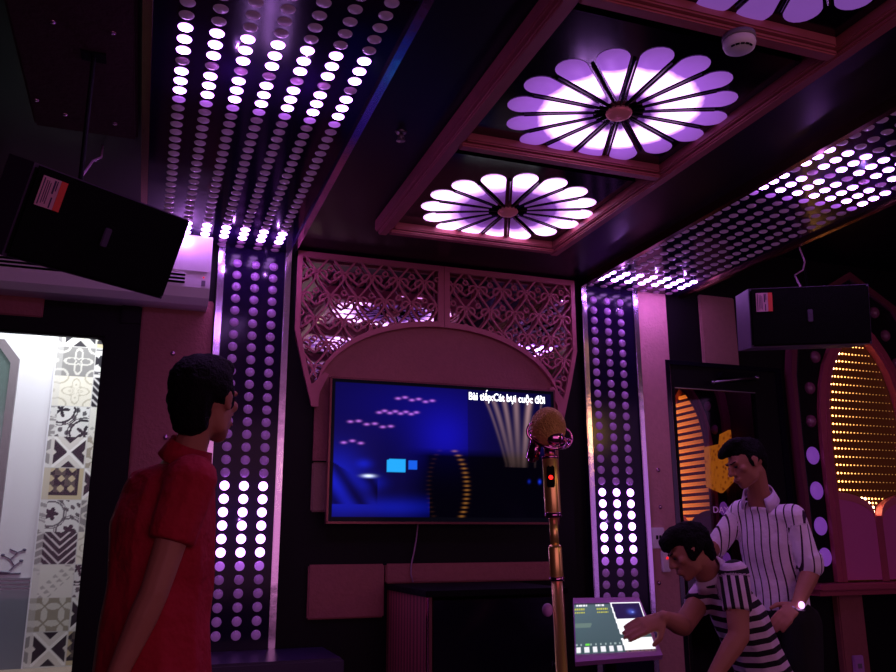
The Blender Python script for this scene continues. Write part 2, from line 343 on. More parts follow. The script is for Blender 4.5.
def pilaster(x0, x1, xc, label):
    root = thing('led_pilaster', label, 'light panel', ((x0+x1)/2, 4.68, .3))
    MB().box((x0, 4.68, .615 if x0 < 1 else 0), (x1, WY, 2.80)).build('panel_board', M['ledboard'], root)
    for a in (x0, x1-.036): MB().box((a, 4.664, .615 if x0 < 1 else 0), (a+.036, 4.68, 2.80), .004).build('edge_mirror_strip', M['strip'], root)
    ms = {}
    for k, m_ in (('on', 'led'), ('off', 'ledoff'), ('glow', 'ledoff2')):
        mb = dome(.0255, .012); mb.v = [V((p.x, p.z, p.y)) for p in mb.v]; ms[k] = mb.mesh('led_lens', M[m_], True)
    leds = []
    for x in xc:
        for k in range(30):
            z = 2.704-.0695*k
            if z > .64: leds.append(((x, 4.68, z), 'on' if 18 <= k <= 23 else ('glow' if k == 24 else 'off')))
    led_set(root, leds, ms)
pilaster(.306, .717, (.413, .515, .617), 'tall pilaster of violet round lamps behind the man in red')
pilaster(2.617, 3.043, (2.71, 2.812, 2.912), 'tall pilaster of violet round lamps right of the television')

# ------------------------------------------------------------------ rosettes and their frame
fr = thing('ceiling_frame', 'rose wood ladder frame on the ceiling around the flower lamps', 'ceiling frame', (1.64, 2.5, CZ))
FX0, FX1 = 1.06, 2.16
for x in (FX0, FX1-.085):
    MB().box((x, -.2, 2.765), (x+.085, 4.085, CZ), .006).box((x+.018, -.2, 2.748), (x+.067, 4.085, 2.768), .006).build('side_rail', M['wood'], fr)
for y in (4.0, 2.94, 1.90, .84):
    MB().box((FX0+.086, y, 2.765), (FX1-.086, y+.085, CZ), .006).box((FX0+.07, y+.018, 2.748), (FX1-.07, y+.067, 2.768), .006).build('cross_rail', M['wood'], fr)
def petal_mesh(m):
    r0, r1 = .10, .446; na, nr = 10, 16; vs = []; fs = []
    def half(r):     # half width at radius r: straight wedge with a round tip
        w = r*math.tan(R_(11.25))-.0165
        cr = .382; wr = cr*math.tan(R_(11.25))-.0165
        if r > cr: w = wr*1.0*math.sqrt(max(0, 1-((r-cr)/(r1-cr))**2))
        return max(w, .0004)
    for j in range(nr+1):
        t = j/nr; r = r0+(r1-r0)*(1-(1-t)**1.5)
        for i in range(na+1):
            u = -1+2*i/na; y = u*half(r); edge = (1-u*u)*min(1, (r1-r)/.04)
            vs.append((r, y, -.002-.007*math.sqrt(max(0, edge))))
    for j in range(nr):
        for i in range(na): fs.append((j*(na+1)+i, j*(na+1)+i+1, (j+1)*(na+1)+i+1, (j+1)*(na+1)+i))
    return MB().add(vs, fs).mesh('petal', m, True)
for cy, mk, lb in [(3.655, 'ros_a', 'far flower lamp with sixteen white tipped petals nearest the lattice'), (2.578, 'ros_b', 'middle flower lamp with a white inner ring beside the smoke detector'), (1.50, 'ros_c', 'near flower lamp of dim violet petals cut by the top edge')]:
    root = thing('flower_ceiling_lamp', lb, 'ceiling lamp', (1.645, cy, CZ-.03), 'flower lamps in the ceiling frame')
    MB().box((1.15, cy-.52, CZ-.03), (2.07, cy+.42 if cy > 3 else cy+.42, CZ-.001)).build('back_board', M['gloss'], root)
    pm = petal_mesh(M[mk])
    for k in range(16):
        o = bpy.data.objects.new('petal', pm); col.objects.link(o); o.parent = root; o.rotation_euler.z = R_(11.25+22.5*k)
    mb = MB()
    for k in range(16):
        a = R_(22.5*k); d = V((cos(a), sin(a), 0)); c = V((1.645, cy, CZ-.034)); mb.tube([c+d*.05, c+d*.37], [.004, .0075], 6)
    mb.build('spoke_ribs', M['gloss'], root)
    MB().ball((1.645, cy, CZ-.04), (.052, .052, .022), 24, 12).build('hub', M['hub'], root, True)
sd = thing('smoke_detector', 'round white smoke detector on the frame between two flower lamps', 'smoke detector', (1.702, 1.94, 2.748))
def lathe(c, prof, seg=28):
    vs = []; fs = []; n = len(prof)
    for k in range(seg):
        a = 2*pi*k/seg
        for r, z in prof: vs.append(V(c)+V((r*cos(a), r*sin(a), z)))
    for k in range(seg):
        for i in range(n-1): fs.append((k*n+i, ((k+1) % seg)*n+i, ((k+1) % seg)*n+i+1, k*n+i+1))
    return MB().add(vs, fs)
SDC = (1.702, 1.94, 2.748)
lathe(SDC, [(.0001, 0), (.053, 0), (.053, -.018), (.0001, -.018)]).build('detector_base', M['grey'], sd, True)
lathe(SDC, [(.05, -.018), (.052, -.03), (.047, -.045), (.036, -.052), (.0001, -.053)]).build('detector_dome', M['white'], sd, True)
mb = MB()
for a in (200, 222, 244, 266, 288):
    p = V(SDC)+V((.04*cos(R_(a)), .04*sin(R_(a)), -.0505)); mb.box((-.006, -.0025, -.002), (.006, .0025, .002), 0, Matrix.Rotation(R_(a+90), 3, 'Z'), p)
mb.build('vent_slot', M['dark'], sd)
sp = thing('fire_sprinkler', 'small metal sprinkler head on the black ceiling', 'sprinkler', (.905, 3.08, CZ))
lathe((.905, 3.08, CZ), [(.0001, 0), (.026, 0), (.02, -.008), (.0001, -.008)], 16).build('sprinkler_plate', M['steel'], sp, True)
MB().tube([(.905, 3.08, CZ-.008), (.905, 3.08, CZ-.035)], .007).ring((.905, 3.08, CZ-.028), .013, .0025, (1, 0, 0), (0, 0, 1)).build('sprinkler_body', M['steel'], sp, True)
lathe((.905, 3.08, CZ-.04), [(.0001, 0), (.018, 0), (.018, -.003), (.0001, -.003)], 16).build('deflector', M['steel'], sp, True)

# ------------------------------------------------------------------ lattice, mirror, arch board
def arch_z(x):      # lower (inner) arch line of the lattice
    cx, a, top = 1.65, .77, 2.424
    t = min(1, abs(x-cx)/a); return top-.47*(1-math.sqrt(max(0, 1-t*t))) if t < 1 else 1.95
def inner_pts(x0, x1, n): return [(x0+(x1-x0)*i/n, arch_z(x0+(x1-x0)*i/n)) for i in range(n+1)]
TOPZ = 2.815
outerL = [(.752, TOPZ), (.752, 2.34), (.775, 2.24), (.80, 2.13), (.83, 2.02), (.862, 1.90)]
def side_x(z):      # outer edge of left lattice at height z
    for (xa, za), (xb, zb) in zip(outerL, outerL[1:]):
        if zb <= z <= za: return xa+(xb-xa)*(za-z)/(za-zb)
    return .752
def inside(x, z, mirrored):
    if mirrored: x = 3.312-x
    return side_x(z)+.022 < x < 1.622 and z < TOPZ-.03 and (z > arch_z(x)+.028) and z > 1.93
def heart(cx, cz, w, hh, sgn):
    pts = [(0, -.52), (.16, -.30), (.34, -.06), (.45, .14), (.44, .32), (.33, .43), (.20, .40), (.13, .28), (.17, .17), (.27, .18), (.29, .26)]
    P = []
    ps = [pts[0]]+pts+[pts[-1]]
    for i in range(1, len(ps)-2):
        for k in range(4):
            t = k/4; p0, p1, p2, p3 = ps[i-1], ps[i], ps[i+1], ps[i+2]
            f = lambda a, b, c, d: .5*((2*b)+(-a+c)*t+(2*a-5*b+4*c-d)*t*t+(-a+3*b-3*c+d)*t**3)
            P.append((cx+sgn*w*f(p0[0], p1[0], p2[0], p3[0]), cz+hh*f(p0[1], p1[1], p2[1], p3[1])))
    return P
def ribbon(mb, pts, w, y0, y1, ok):
    run = []
    def flush(run):
        if len(run) < 2: return
        L, Rr = [], []
        for i, p in enumerate(run):
            a = V((*run[max(i-1, 0)], 0)); b = V((*run[min(i+1, len(run)-1)], 0)); t = (b-a)
            if t.length < 1e-6: t = V((1, 0, 0))
            t.normalize(); n = V((-t.y, t.x, 0)); L.append((p[0]+n.x*w, p[1]+n.y*w)); Rr.append((p[0]-n.x*w, p[1]-n.y*w))
        mb.band(L, Rr, y0, y1)
    for p in pts:
        if ok(p): run.append(p)
        else: flush(run); run = []
    flush(run)
def lattice(mirrored, label):
    root = thing('carved_screen', label, 'carved screen', (1.65, 4.68, 2.0), 'carved lattice panels over the television')
    fx = (lambda x: 3.312-x) if mirrored else (lambda x: x)
    mb = MB(); w = .028
    ip = inner_pts(.884, 1.6545, 24)
    mb.band([(fx(x), z) for x, z in ip], [(fx(x), z+.034) for x, z in ip], 4.6545, 4.68)
    mb.band([(fx(x), z) for x, z in outerL], [(fx(x+w), z) for x, z in outerL[:-1]]+[(fx(.89), 1.95)], 4.655, 4.68)
    mb.band([(fx(.752), TOPZ), (fx(1.6545), TOPZ)], [(fx(.752), TOPZ-.035), (fx(1.6545), TOPZ-.035)], 4.656, 4.681)
    mb.band([(fx(1.6545), TOPZ), (fx(1.6545), arch_z(1.6545))], [(fx(1.618), TOPZ), (fx(1.618), arch_z(1.618))], 4.6575, 4.6825)
    mb.prism([(fx(.862), 1.90), (fx(.835), 2.0), (fx(.93), 2.10), (fx(.955), 2.09), (fx(.905), 1.98), (fx(.90), 1.90)], 4.656, 4.68)
    mb.build('lattice_frame', M['latt'], root)
    mb = MB(); ok = lambda p: inside(p[0], p[1], mirrored)
    cw, ch = .166, .142
    for j in range(8):
        for i in range(-1, 14):
            cx = .70+cw*i+(cw/2 if j % 2 else 0)+(.0 if not mirrored else .02); cz = 1.93+ch*j
            for s in (-1, 1): ribbon(mb, heart(cx, cz, cw*1.02, ch*1.12, s), .0052, 4.66, 4.676, ok)
            ring = [(cx+.014*cos(2*pi*k/14), cz+ch*.60+.014*sin(2*pi*k/14)) for k in range(15)]
            ribbon(mb, ring, .0042, 4.66, 4.676, ok)
            ribbon(mb, [(cx, cz-ch*.5), (cx-cw*.25, cz-ch*.78), (cx-cw*.5, cz-ch*1.0)], .005, 4.661, 4.675, ok)
            ribbon(mb, [(cx, cz-ch*.5), (cx+cw*.25, cz-ch*.78), (cx+cw*.5, cz-ch*1.0)], .005, 4.661, 4.675, ok)
    mb.build('lattice_scrollwork', M['latt'], root)
lattice(False, 'pink heart scroll lattice panel over the left half of the television')
lattice(True, 'pink heart scroll lattice panel over the right half of the television')
mp = [(.76, TOPZ), (2.55, TOPZ), (2.55, 2.3), (2.45, 1.95), (.86, 1.95), (.76, 2.3)]
MB().prism(mp, 4.705, 4.718).build('lattice_mirror', M['mirror'], label='wavy mirror sheet behind the carved lattice panels', cat='mirror')
ap = [(x, z) for x, z in inner_pts(.884, 2.416, 48)]
struct('trim_23', MB().prism([(.884, 1.6)]+[(x, z+.012) for x, z in ap]+[(2.416, 1.6)], 4.683, 4.702), M['rust'], 'rose leather arch board above the television', 'wall panel')

# ------------------------------------------------------------------ television
tv = thing('television', 'large wall television showing a dark blue karaoke picture with painted-in room reflections', 'television', (1.65, 4.64, 1.25))
TX0, TX1, TZ0, TZ1, TY = .958, 2.355, 1.26, 2.062, 4.6
MB().box((TX0, TY, TZ0), (TX1, TY+.045, TZ1), .004).build('back_case', M['dark'], tv)
MB().box((1.3, TY+.045, 1.4), (2.0, 4.69, 1.85)).build('wall_mount', M['dark'], tv)
mb = MB()
mb.box((TX0-.006, TY-.006, TZ0-.006), (TX1+.006, TY+.04, TZ0+.006)); mb.box((TX0-.006, TY-.006, TZ1-.005), (TX1+.006, TY+.04, TZ1+.005))
mb.box((TX0-.006, TY-.006, TZ0), (TX0+.004, TY+.04, TZ1)); mb.box((TX1-.004, TY-.006, TZ0), (TX1+.006, TY+.04, TZ1)); mb.build('bezel', M['bezel'], tv)
def G(u, v, cu, cv, su, sv): return math.exp(-((u-cu)/su)**2-((v-cv)/sv)**2)
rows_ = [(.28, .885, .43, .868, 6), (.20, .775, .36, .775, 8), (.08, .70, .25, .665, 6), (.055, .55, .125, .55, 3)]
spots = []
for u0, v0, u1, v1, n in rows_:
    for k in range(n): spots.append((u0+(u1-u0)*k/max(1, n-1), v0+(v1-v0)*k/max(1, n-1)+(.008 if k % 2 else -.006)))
def tvpic(u, v):  # reflections of the room's lights are painted into this picture
    if u < .015 or u > .985 or v < .03 or v > .975: return (.0015, .0015, .004)
    c = V((.003, .002, .035))
    left = 1 if u < .59 else .42
    c += V((.004, .003, .42))*left*(.10*G(u, v, .15, .75, .4, .4)+.75*G(u, v, .49, .60, .13, .20)+.22*G(u, v, .45, .85, .3, .2))
    dk = 1-.94*min(1, max(0, (u-.30)/.12))*min(1, max(0, (.53-v)/.06)); c *= dk
    if u < .42:
        c += V((.004, .012, .55))*(.8*G(u, v, .03, .28, .10, .20)+.5*G(u, v, .25, .10, .22, .06)+.6*G(u, v, .14, .40, .03, .03)+.4*G(u, v, .18, .27, .05, .05))
        if u < .2 and v > .12 and v < .3+1.0*max(0, .12-u): c *= .6+.4*math.sin(u*60+v*25)
        if .235 < u < .315 and .345 < v < .435+(u-.235)*.1: c = V((.02, .42, 1.0))
        if .325 < u < .365 and .37 < v < .43: c = V((.01, .12, .85))
        c += V((.7, .8, 1))*G(u, v, .16, .315, .022, .009)*1.6
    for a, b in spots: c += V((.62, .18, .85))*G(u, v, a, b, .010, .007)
    # arch of amber points: reflected room lights painted in
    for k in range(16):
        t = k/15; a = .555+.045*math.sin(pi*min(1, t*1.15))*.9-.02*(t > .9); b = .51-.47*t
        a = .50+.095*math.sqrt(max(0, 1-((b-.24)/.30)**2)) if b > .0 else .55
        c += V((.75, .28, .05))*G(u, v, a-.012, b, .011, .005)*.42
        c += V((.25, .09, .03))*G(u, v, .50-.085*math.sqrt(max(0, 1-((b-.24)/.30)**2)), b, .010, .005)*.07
    # curtain-like pale streaks
    for q, (u0, u1, wd, am) in enumerate([(.66, .765, .006, .28), (.70, .785, .010, .42), (.755, .80, .010, .5), (.815, .822, .012, .5), (.885, .848, .012, .8), (.945, .90, .004, .3)]):
        if v > .40 and v < .93:
            t = (.93-v)/.5; uc = u0+(u1-u0)*min(1, t**.75); fade = max(0, 1-t*.85)
            c += V((.55, .32, .30))*am*fade*math.exp(-((u-uc)/wd)**2)
    c += V((.01, .04, .8))*(G(u, v, .92, .30, .006, .014)+.4*G(u, v, .87, .30, .006, .012))
    return tuple(max(0, x) for x in c)
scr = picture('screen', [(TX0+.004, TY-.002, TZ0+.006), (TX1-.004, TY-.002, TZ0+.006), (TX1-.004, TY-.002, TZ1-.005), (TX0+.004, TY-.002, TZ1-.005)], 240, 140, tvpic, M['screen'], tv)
def text(body, name, size, loc, rx, m, parent, ext=.0005, off=0, width=None):
    cu = bpy.data.curves.new(name, 'FONT'); cu.body = body; cu.size = size; cu.extrude = ext; cu.offset = off; cu.resolution_u = 3
    t = bpy.data.objects.new('tmp', cu); col.objects.link(t)
    bpy.context.view_layer.update()
    me = bpy.data.meshes.new_from_object(t.evaluated_get(bpy.context.evaluated_depsgraph_get())); bpy.data.objects.remove(t)
    me.materials.clear(); me.materials.append(m)
    if width:
        xs = [v.co.x for v in me.vertices]; k = width/(max(xs)-min(xs))
        for v in me.vertices: v.co.x *= k
    rm = rx if isinstance(rx, Matrix) else Matrix.Rotation(rx, 3, 'X')
    for v in me.vertices: v.co = rm @ v.co + V(loc)
    return link(name, me, parent)
CAP = 'Bài tiêp:Cát bụi cuộc đời'     # the acute over the ê is added below
cap = text(CAP, 'caption', .064, (1.786, TY-.005, 1.978), pi/2, M['textw'], tv, .0005, .0009, .50)
def run_end(t):
    o_ = text(t, 'tmp', .064, (0, 0, 0), pi/2, M['textw'], None); e_ = max(v.co.x for v in o_.data.vertices); bpy.data.objects.remove(o_); return e_
k_ = .50/(run_end(CAP)-.004); xe = 1.786+run_end('Bài tiê')*k_-.012; ze = 1.978
mb = MB(); mb.add([(xe, TY-.0058, ze+.050), (xe+.005, TY-.0058, ze+.050), (xe+.014, TY-.0058, ze+.063), (xe+.007, TY-.0058, ze+.063)], [(0, 1, 2, 3)])
mb.build('caption_accent', M['textw'], cap)
# hanging cable
mb = MB(); mb.tube([(1.494, 4.655, 1.27), (1.49, 4.67, 1.18), (1.478, 4.678, 1.10), (1.462, 4.678, 1.03), (1.46, 4.678, .98), (1.472, 4.672, .935)], .0045, 6)
mb.build('hanging_cable', M['cable'], smooth=True, label='thin grey cable hanging from the television to the cabinet', cat='cable')

# ------------------------------------------------------------------ equipment cabinet
cab = thing('equipment_cabinet', 'dark cabinet with planked red side under the television', 'cabinet', (1.69, 4.33, 0))
CX0, CX1, CYF, CYB, CT = 1.325, 2.06, 3.98, 4.685, .93
def plankmat():
    m = mat('planked_wood', h(150, 70, 74), .5); nt = m.node_tree; b = nt.nodes['Principled BSDF']
    tc = nt.nodes.new('ShaderNodeTexCoord'); wv = nt.nodes.new('ShaderNodeTexWave'); wv.bands_direction = 'Y'; wv.inputs['Scale'].default_value = 6; wv.inputs['Distortion'].default_value = 2.5; wv.inputs['Detail'].default_value = 3
    mp_ = nt.nodes.new('ShaderNodeMapping'); mp_.inputs['Scale'].default_value = (1, 1, .05); nt.links.new(tc.outputs['Object'], mp_.inputs[0]); nt.links.new(mp_.outputs[0], wv.inputs['Vector'])
    rp = nt.nodes.new('ShaderNodeValToRGB'); rp.color_ramp.elements[0].color = (*h(96, 40, 46), 1); rp.color_ramp.elements[1].color = (*h(172, 84, 86), 1)
    nt.links.new(wv.outputs['Fac'], rp.inputs[0]); nt.links.new(rp.outputs[0], b.inputs['Base Color']); return m
M['plank'] = plankmat()
MB().box((CX0-.012, CYF-.02, CT-.03), (CX1+.012, CYB, CT), .004).build('cabinet_top', M['dark'], cab)
MB().box((CX0, CYF, 0), (CX0+.025, CYB, CT-.03)).build('side_panel', M['plank'], cab)
MB().box((CX1-.025, CYF, 0), (CX1, CYB, CT-.03)).build('side_panel', M['plank'], cab)
MB().box((CX0-.004, CYF-.012, 0), (CX0+.006, CYF+.01, CT-.03), .002).build('corner_trim', M['chrome'], cab)
MB().box((CX0+.025, CYB-.02, 0), (CX1-.025, CYB, CT-.03)).box((CX0+.025, CYF, 0), (CX1-.025, CYB-.02, .06)).build('carcass', M['dark'], cab)
d = MB().box((CX0+.03, CYF-.005, .07), (CX1-.03, CYF+.015, CT-.045), .003).build('glass_door', M['gloss'], cab)
mb = MB().tube([(CX1-.07, CYF-.025, .45), (CX1-.07, CYF-.025, .58)], .006)
mb.tube([(CX1-.07, CYF-.025, .46), (CX1-.07, CYF, .46)], .004).tube([(CX1-.07, CYF-.025, .57), (CX1-.07, CYF, .57)], .004).build('handle', M['steel'], d, True)
MB().ball((1.66, CYF-.008, .52), (.018, .006, .008), 12, 8).build('power_light', M['redled'], cab, True)

# ------------------------------------------------------------------ air conditioner
ac = thing('air_conditioner', 'white wall air conditioner half hidden by the left loudspeaker', 'air conditioner', (-.27, 4.69, 2.4))
AX0, AX1, AY0 = -.82, .258, 4.48
prof = [(4.715, 2.405), (4.56, 2.405), (4.50, 2.43), (AY0, 2.48), (AY0, 2.755), (4.50, 2.778), (4.715, 2.778)]
mb = MB(); vs = [(AX0, y, z) for y, z in prof]+[(AX1, y, z) for y, z in prof]; n = len(prof)
mb.add(vs, [tuple(range(n)), tuple(reversed(range(n, 2*n)))]+[(i, i+n, (i+1) % n+n, (i+1) % n) for i in range(n)]); mb.build('case', M['white'], ac)
MB().box((AX0+.02, AY0-.008, 2.565), (AX1-.012, AY0, 2.765), .004).build('front_cover', M['white'], ac)
mb = MB()
for z in (2.497, 2.517, 2.537): mb.box((AX0+.06, AY0-.006, z), (AX1-.13, AY0+.002, z+.011))
mb.build('air_outlet', M['dark'], ac)
mb = MB()
for k in range(3): mb.box((AX0+.06, AY0-.012, 2.507+.02*k), (AX1-.13, AY0-.004, 2.513+.02*k))
mb.build('louvre', M['white'], ac)
mb = MB()
for k in range(14): mb.box((AX0+.1, 4.52+.01*k, 2.777), (AX1-.1, 4.525+.01*k, 2.781))
mb.build('top_grille', M['grey'], ac)
MB().box((AX1-.045, AY0-.005, 2.49), (AX1-.025, AY0, 2.52)).build('receiver_window', M['grey'], ac)
MB().ball((AX1-.035, AY0-.003, 2.538), .004, 8, 6).build('power_light', M['redled'], ac, True)

# ------------------------------------------------------------------ loudspeakers
def speaker(center, yaw, pitch, label, ceil_pt, wire, taper, arm=None):
    center = V(center)
    W, H_, Dp = .55, .285, .30
    root = thing('loudspeaker', label, 'loudspeaker', center)
    rm = Matrix.Rotation(yaw, 3, 'Z') @ Matrix.Rotation(pitch, 3, 'X')
    b = lambda a, c, bev=0: MB().box(a, c, bev, rm, center)
    # trapezoid cabinet
    pf = [(-W/2, 0), (W/2, 0), (W/2-taper, Dp), (-W/2+taper, Dp)]
    mb = MB().prism(pf, -H_/2, H_/2, 'z'); mb.v = [rm @ p + V(center) for p in mb.v]; mb.build('cabinet', M['spside'], root)
    b((-W/2+.004, -.014, -H_/2+.004), (W/2-.004, .0, H_/2-.004), .008).build('grille_front', M['speaker'], root)
    b((-.012, -.019, -.03), (.012, -.014, .03), .003).build('badge', M['spside'], root)
    st = b((-W/2+.03, -.0165, H_/2-.115), (-W/2+.105, -.014, H_/2-.025)).build('sticker', M['sticker'], root)
    b((-W/2+.085, -.018, H_/2-.115), (-W/2+.105, -.0163, H_/2-.025)).build('sticker_band', M['stickr'], st, local=False)
    mb = MB()
    for k, (x0, x1, z0, z1) in enumerate([(.035, .038, .03, .11), (.044, .046, .035, .105), (.050, .052, .035, .10), (.056, .058, .04, .105), (.070, .074, .08, .112), (.066, .071, .03, .07), (.074, .077, .03, .06)]):
        mb.box((-W/2+x0, -.0175, H_/2-z1), (-W/2+x1, -.016, H_/2-z0), 0, rm, center)
    mb.build('sticker_print', M['ink'], st)
    top = V(center)+rm @ V((0, Dp*.8, H_/2-.01)); c2 = V((top.x, top.y, ceil_pt)) if not arm else V((arm[0], arm[1], ceil_pt))
    MB().tube([top, c2] if not arm else [top, V(arm), V((arm[0], arm[1], ceil_pt))], .008, 10).box((c2.x-.04, c2.y-.03, ceil_pt-.006), (c2.x+.04, c2.y+.03, ceil_pt)).build('bracket', M['dark'], root)
    mb = MB().tube([V(p) for p in wire], .005, 6); mb.build('speaker_wire', M['cable'], root, True)
speaker((-.176, 2.70, 2.098), R_(36), R_(25), 'black loudspeaker tilted down in front of the air conditioner', 2.79, [(-.32, 2.90, 2.24), (-.31, 3.10, 2.42), (-.29, 3.42, 2.66), (-.274, 3.60, 2.76), (-.274, 3.62, CZ-.006)], .06)
speaker((2.942, 3.056, 2.204), R_(-27.6), R_(9), 'black loudspeaker with violet lit side hanging near the amber arch', 3.2, [(2.99, 3.16, 2.345), (3.12, 3.28, 2.43), (3.30, 3.50, 2.575), (3.394, 3.6, 2.622), (3.455, 3.6, 2.658), (3.476, 3.6, 2.709), (3.447, 3.6, 2.79), (3.44, 3.6, 2.824)], .0, (3.62, 3.75, 2.3))

# ------------------------------------------------------------------ bathroom behind the left door
door = thing('door_1', 'black framed glass bathroom door with bright tiled room behind', 'door', (-.6, WY, 0)); door['kind'] = 'structure'
mb = MB(); mb.box((-1.16, 4.685, 0), (-1.0, WY+.02, 2.30)).box((-1.0, 4.685, 2.225), (-.25, WY+.02, 2.30)).box((-.25, 4.685, 0), (-.079, WY+.02, 2.30)); mb.build('door_frame', M['black'], door)
inn = []; out = []
for cx, cz, a0 in ((-.30, 2.17, 0), (-.97, 2.17, 90)):
    for k in range(7):
        a = R_(a0+15*k); inn.append((cx+.045*cos(a), cz+.045*sin(a))); out.append((cx+.075*cos(a)*1.2, cz+.075*sin(a)*1.2))
inn = [(-.255, .1)]+inn+[(-1.015, .1)]; out = [(-.21, .1)]+out+[(-1.06, .1)]
MB().band(inn, out, 4.70, 4.735).box((-1.06, 4.70, .02), (-.21, 4.735, .1)).build('door_leaf_border', M['black'], door)
MB().box((-1.03, 4.715, .09), (-.24, 4.721, 2.23)).build('glass_pane', M['glassc'], door)
BY = 5.9
struct('wall_bathroom', MB().box((-2.0, BY, 0), (.5, BY+.1, 2.95)).box((-2.05, WY+.12, 0), (-1.95, BY, 2.95)).box((.1, WY+.12, 0), (.2, BY, 2.95)), M['tilew'], 'white tiled bathroom walls seen through the glass door', 'wall')
struct('ceiling_bathroom', MB().box((-2.0, WY+.12, 2.9), (.5, BY, 2.95)), M['tilew'], 'white bathroom ceiling', 'ceiling')
struct('trim_30', MB().box((-1.95, BY-.012, 0), (-.592, BY, .88)), M['tileg'], 'blue grey lower tiles of the bathroom wall', 'wall tiles')
mb = MB()
for z in (.892, .915, .938): mb.box((-1.95, BY-.01, z), (-.592, BY, z+.011))
struct('trim_31', mb, M['tileg'], 'thin grey stripe border above the lower bathroom tiles', 'wall tiles')
TR = 44
def motif(k, u, v):
    W_, K, G_, B_ = h(222, 224, 224), h(40, 38, 48), h(138, 138, 138), h(196, 184, 150)
    x, y = u*2-1, v*2-1; r = math.hypot(x, y); a = math.atan2(y, x)
    if k == 0:      # grey arabesque
        q = abs(r-.55-.28*cos(4*a)) < .085 or abs(r-.22-.1*cos(4*a+pi)) < .06 or any(abs(math.hypot(x-sx, y-sy)-.42) < .07 for sx in (-1, 1) for sy in (-1, 1)); return h(205, 205, 200) if q else G_
    if k == 1:      # cream with faint scroll
        q = abs(r-.6-.22*cos(4*a)) < .05 or abs(r-.3-.15*cos(8*a)) < .04 or any(abs(math.hypot(x-sx, y-sy)-.5) < .05 for sx in (-1, 1) for sy in (-1, 1)); return h(190, 186, 170) if q else h(226, 224, 212)
    if k == 2:      # quarter rings with leaves
        for sx, sy in ((1, -1), (-1, 1)):
            rr = math.hypot(x-sx*.75, y-sy*.75)
            if .78 < rr < .9 or .98 < rr < 1.04: return K
            if rr < .78:
                aa = math.atan2(y-sy*.75, x-sx*.75); return K if rr < .34+.2*cos(5*aa) else W_
        q = math.sin(9*x+3*y)*math.sin(8*y-4*x) > .25; return h(92, 92, 96) if q else W_
    if k in (3, 9): # black X chevrons
        d = abs(x)-abs(y)
        if d > .12 and abs(x) < .92 and abs(x)-abs(y) < .75: return K
        if -d > .55: return K
        return h(236, 236, 236) if abs(d) <= .12 else h(216, 214, 210)
    if k == 4:      # beige geometry with dark border
        if x > .9 or y < -.9: return B_
        if .55 < x < .72 and y > -.72 or (-.72 < y < -.55 and x < .72): return K
        if x > .55 or y < -.55: return B_
        gx, gy = (x*1.6) % 1*2-1, (y*1.6) % 1*2-1; return B_ if abs(gx)+abs(gy) < .75 else (K if (int((x+2)*1.6)+int((y+2)*1.6)) % 2 else h(90, 84, 80))
    if k == 5:      # circles with leaf sprays
        for sx, sy in ((-.7, .1), (.45, -.95)):
            rr = math.hypot(x-sx, y-sy)
            if .72 < rr < .82 or .88 < rr < .93: return h(96, 96, 102)
            if rr < .72: return K if rr < .2+.22*abs(cos(2.5*math.atan2(y-sy, x-sx))) else W_
        return h(84, 84, 88) if math.sin(9*x+3)*math.sin(10*y+5*x) > .35 else W_
    if k == 6:      # chevrons
        t = (v*4.2-abs(x)*2.0) % 1; return h(208, 208, 210) if t < .28 else K
    if k == 7:      # pale zigzag
        t = ((u+v)*3) % 1; s_ = (u-v)*4; return h(176, 176, 172) if (abs(s_) < 1.2 and t < .5 and (s_ % 1) < t+.3) else h(222, 222, 216)
    if k == 8:      # leaf circles
        gx, gy = (u*2) % 1, (v*2) % 1; q = any(math.hypot(gx-cx, gy-cy) < .5 for cx, cy in ((0, .5), (1, .5), (.5, 0), (.5, 1))); l = sum(math.hypot(gx-cx, gy-cy) < .70 for cx, cy in ((0, 0), (1, 0), (0, 1), (1, 1)))
        return h(216, 214, 206) if l >= 2 and abs(abs(gx-.5)-abs(gy-.5)) > .06 and q and l == 2 else h(158, 152, 136)
    return W_
tile_root = thing('trim_32', 'column of patterned cement tiles on the bathroom wall', 'wall tiles', (-.4, BY, .4)); tile_root['kind'] = 'structure'
nr, ncol = 10, 2
def tilefn(u, v):
    zz = .42+v*2.2; xx = -.592+u*.66
    row = int((2.412-zz)/.198) if zz < 2.412 else -1
    tz = ((2.412-zz)/.198) % 1; tcol = (xx+.555)/.195; ci = math.floor(tcol); tx = tcol-ci
    if tx < .015 or tz < .015: return h(205, 205, 205)
    k = row if row >= 0 else 9
    if ci == 0: c = motif(k, tx, 1-tz)
    elif ci < 0: c = tuple(.55*a+.45*.62 for a in motif(k, (tx*.5+.5), 1-tz))  # paler copy painted in for the reflection in the glass
    else: c = motif((k+5) % 10, tx, 1-tz)
    return c
picture('cement_tiles', [(-.592, BY-.014, .42), (.068, BY-.014, .42), (.068, BY-.014, 2.62), (-.592, BY-.014, 2.62)], 130, 440, tilefn, M['tilec'], tile_root)
struct('trim_33', MB().box((-.600, BY-.02, .3), (-.592, BY, 2.7)), M['tilew'], 'thin white edge strip beside the patterned tiles', 'trim strip')
struct('trim_34', MB().box((-.9, BY-.25, 0), (.1, BY-.016, .425)), M['terr'], 'speckled stone base below the patterned tiles', 'trim')
mr = thing('bathroom_mirror', 'grey framed mirror with cut corner on the bathroom wall', 'mirror', (-1.1, BY, 1.0))
po = [(-.803, .9), (-.803, 2.30), (-.90, 2.42), (-1.5, 2.42), (-1.5, .9)]; pi_ = [(-.85, .95), (-.85, 2.27), (-.925, 2.37), (-1.45, 2.37), (-1.45, .95)]
MB().band(pi_, po, BY-.05, BY-.015, True).build('mirror_frame', M['grey'], mr)
MB().prism(pi_, BY-.035, BY-.02).build('mirror_glass', M['bmirror'], mr)
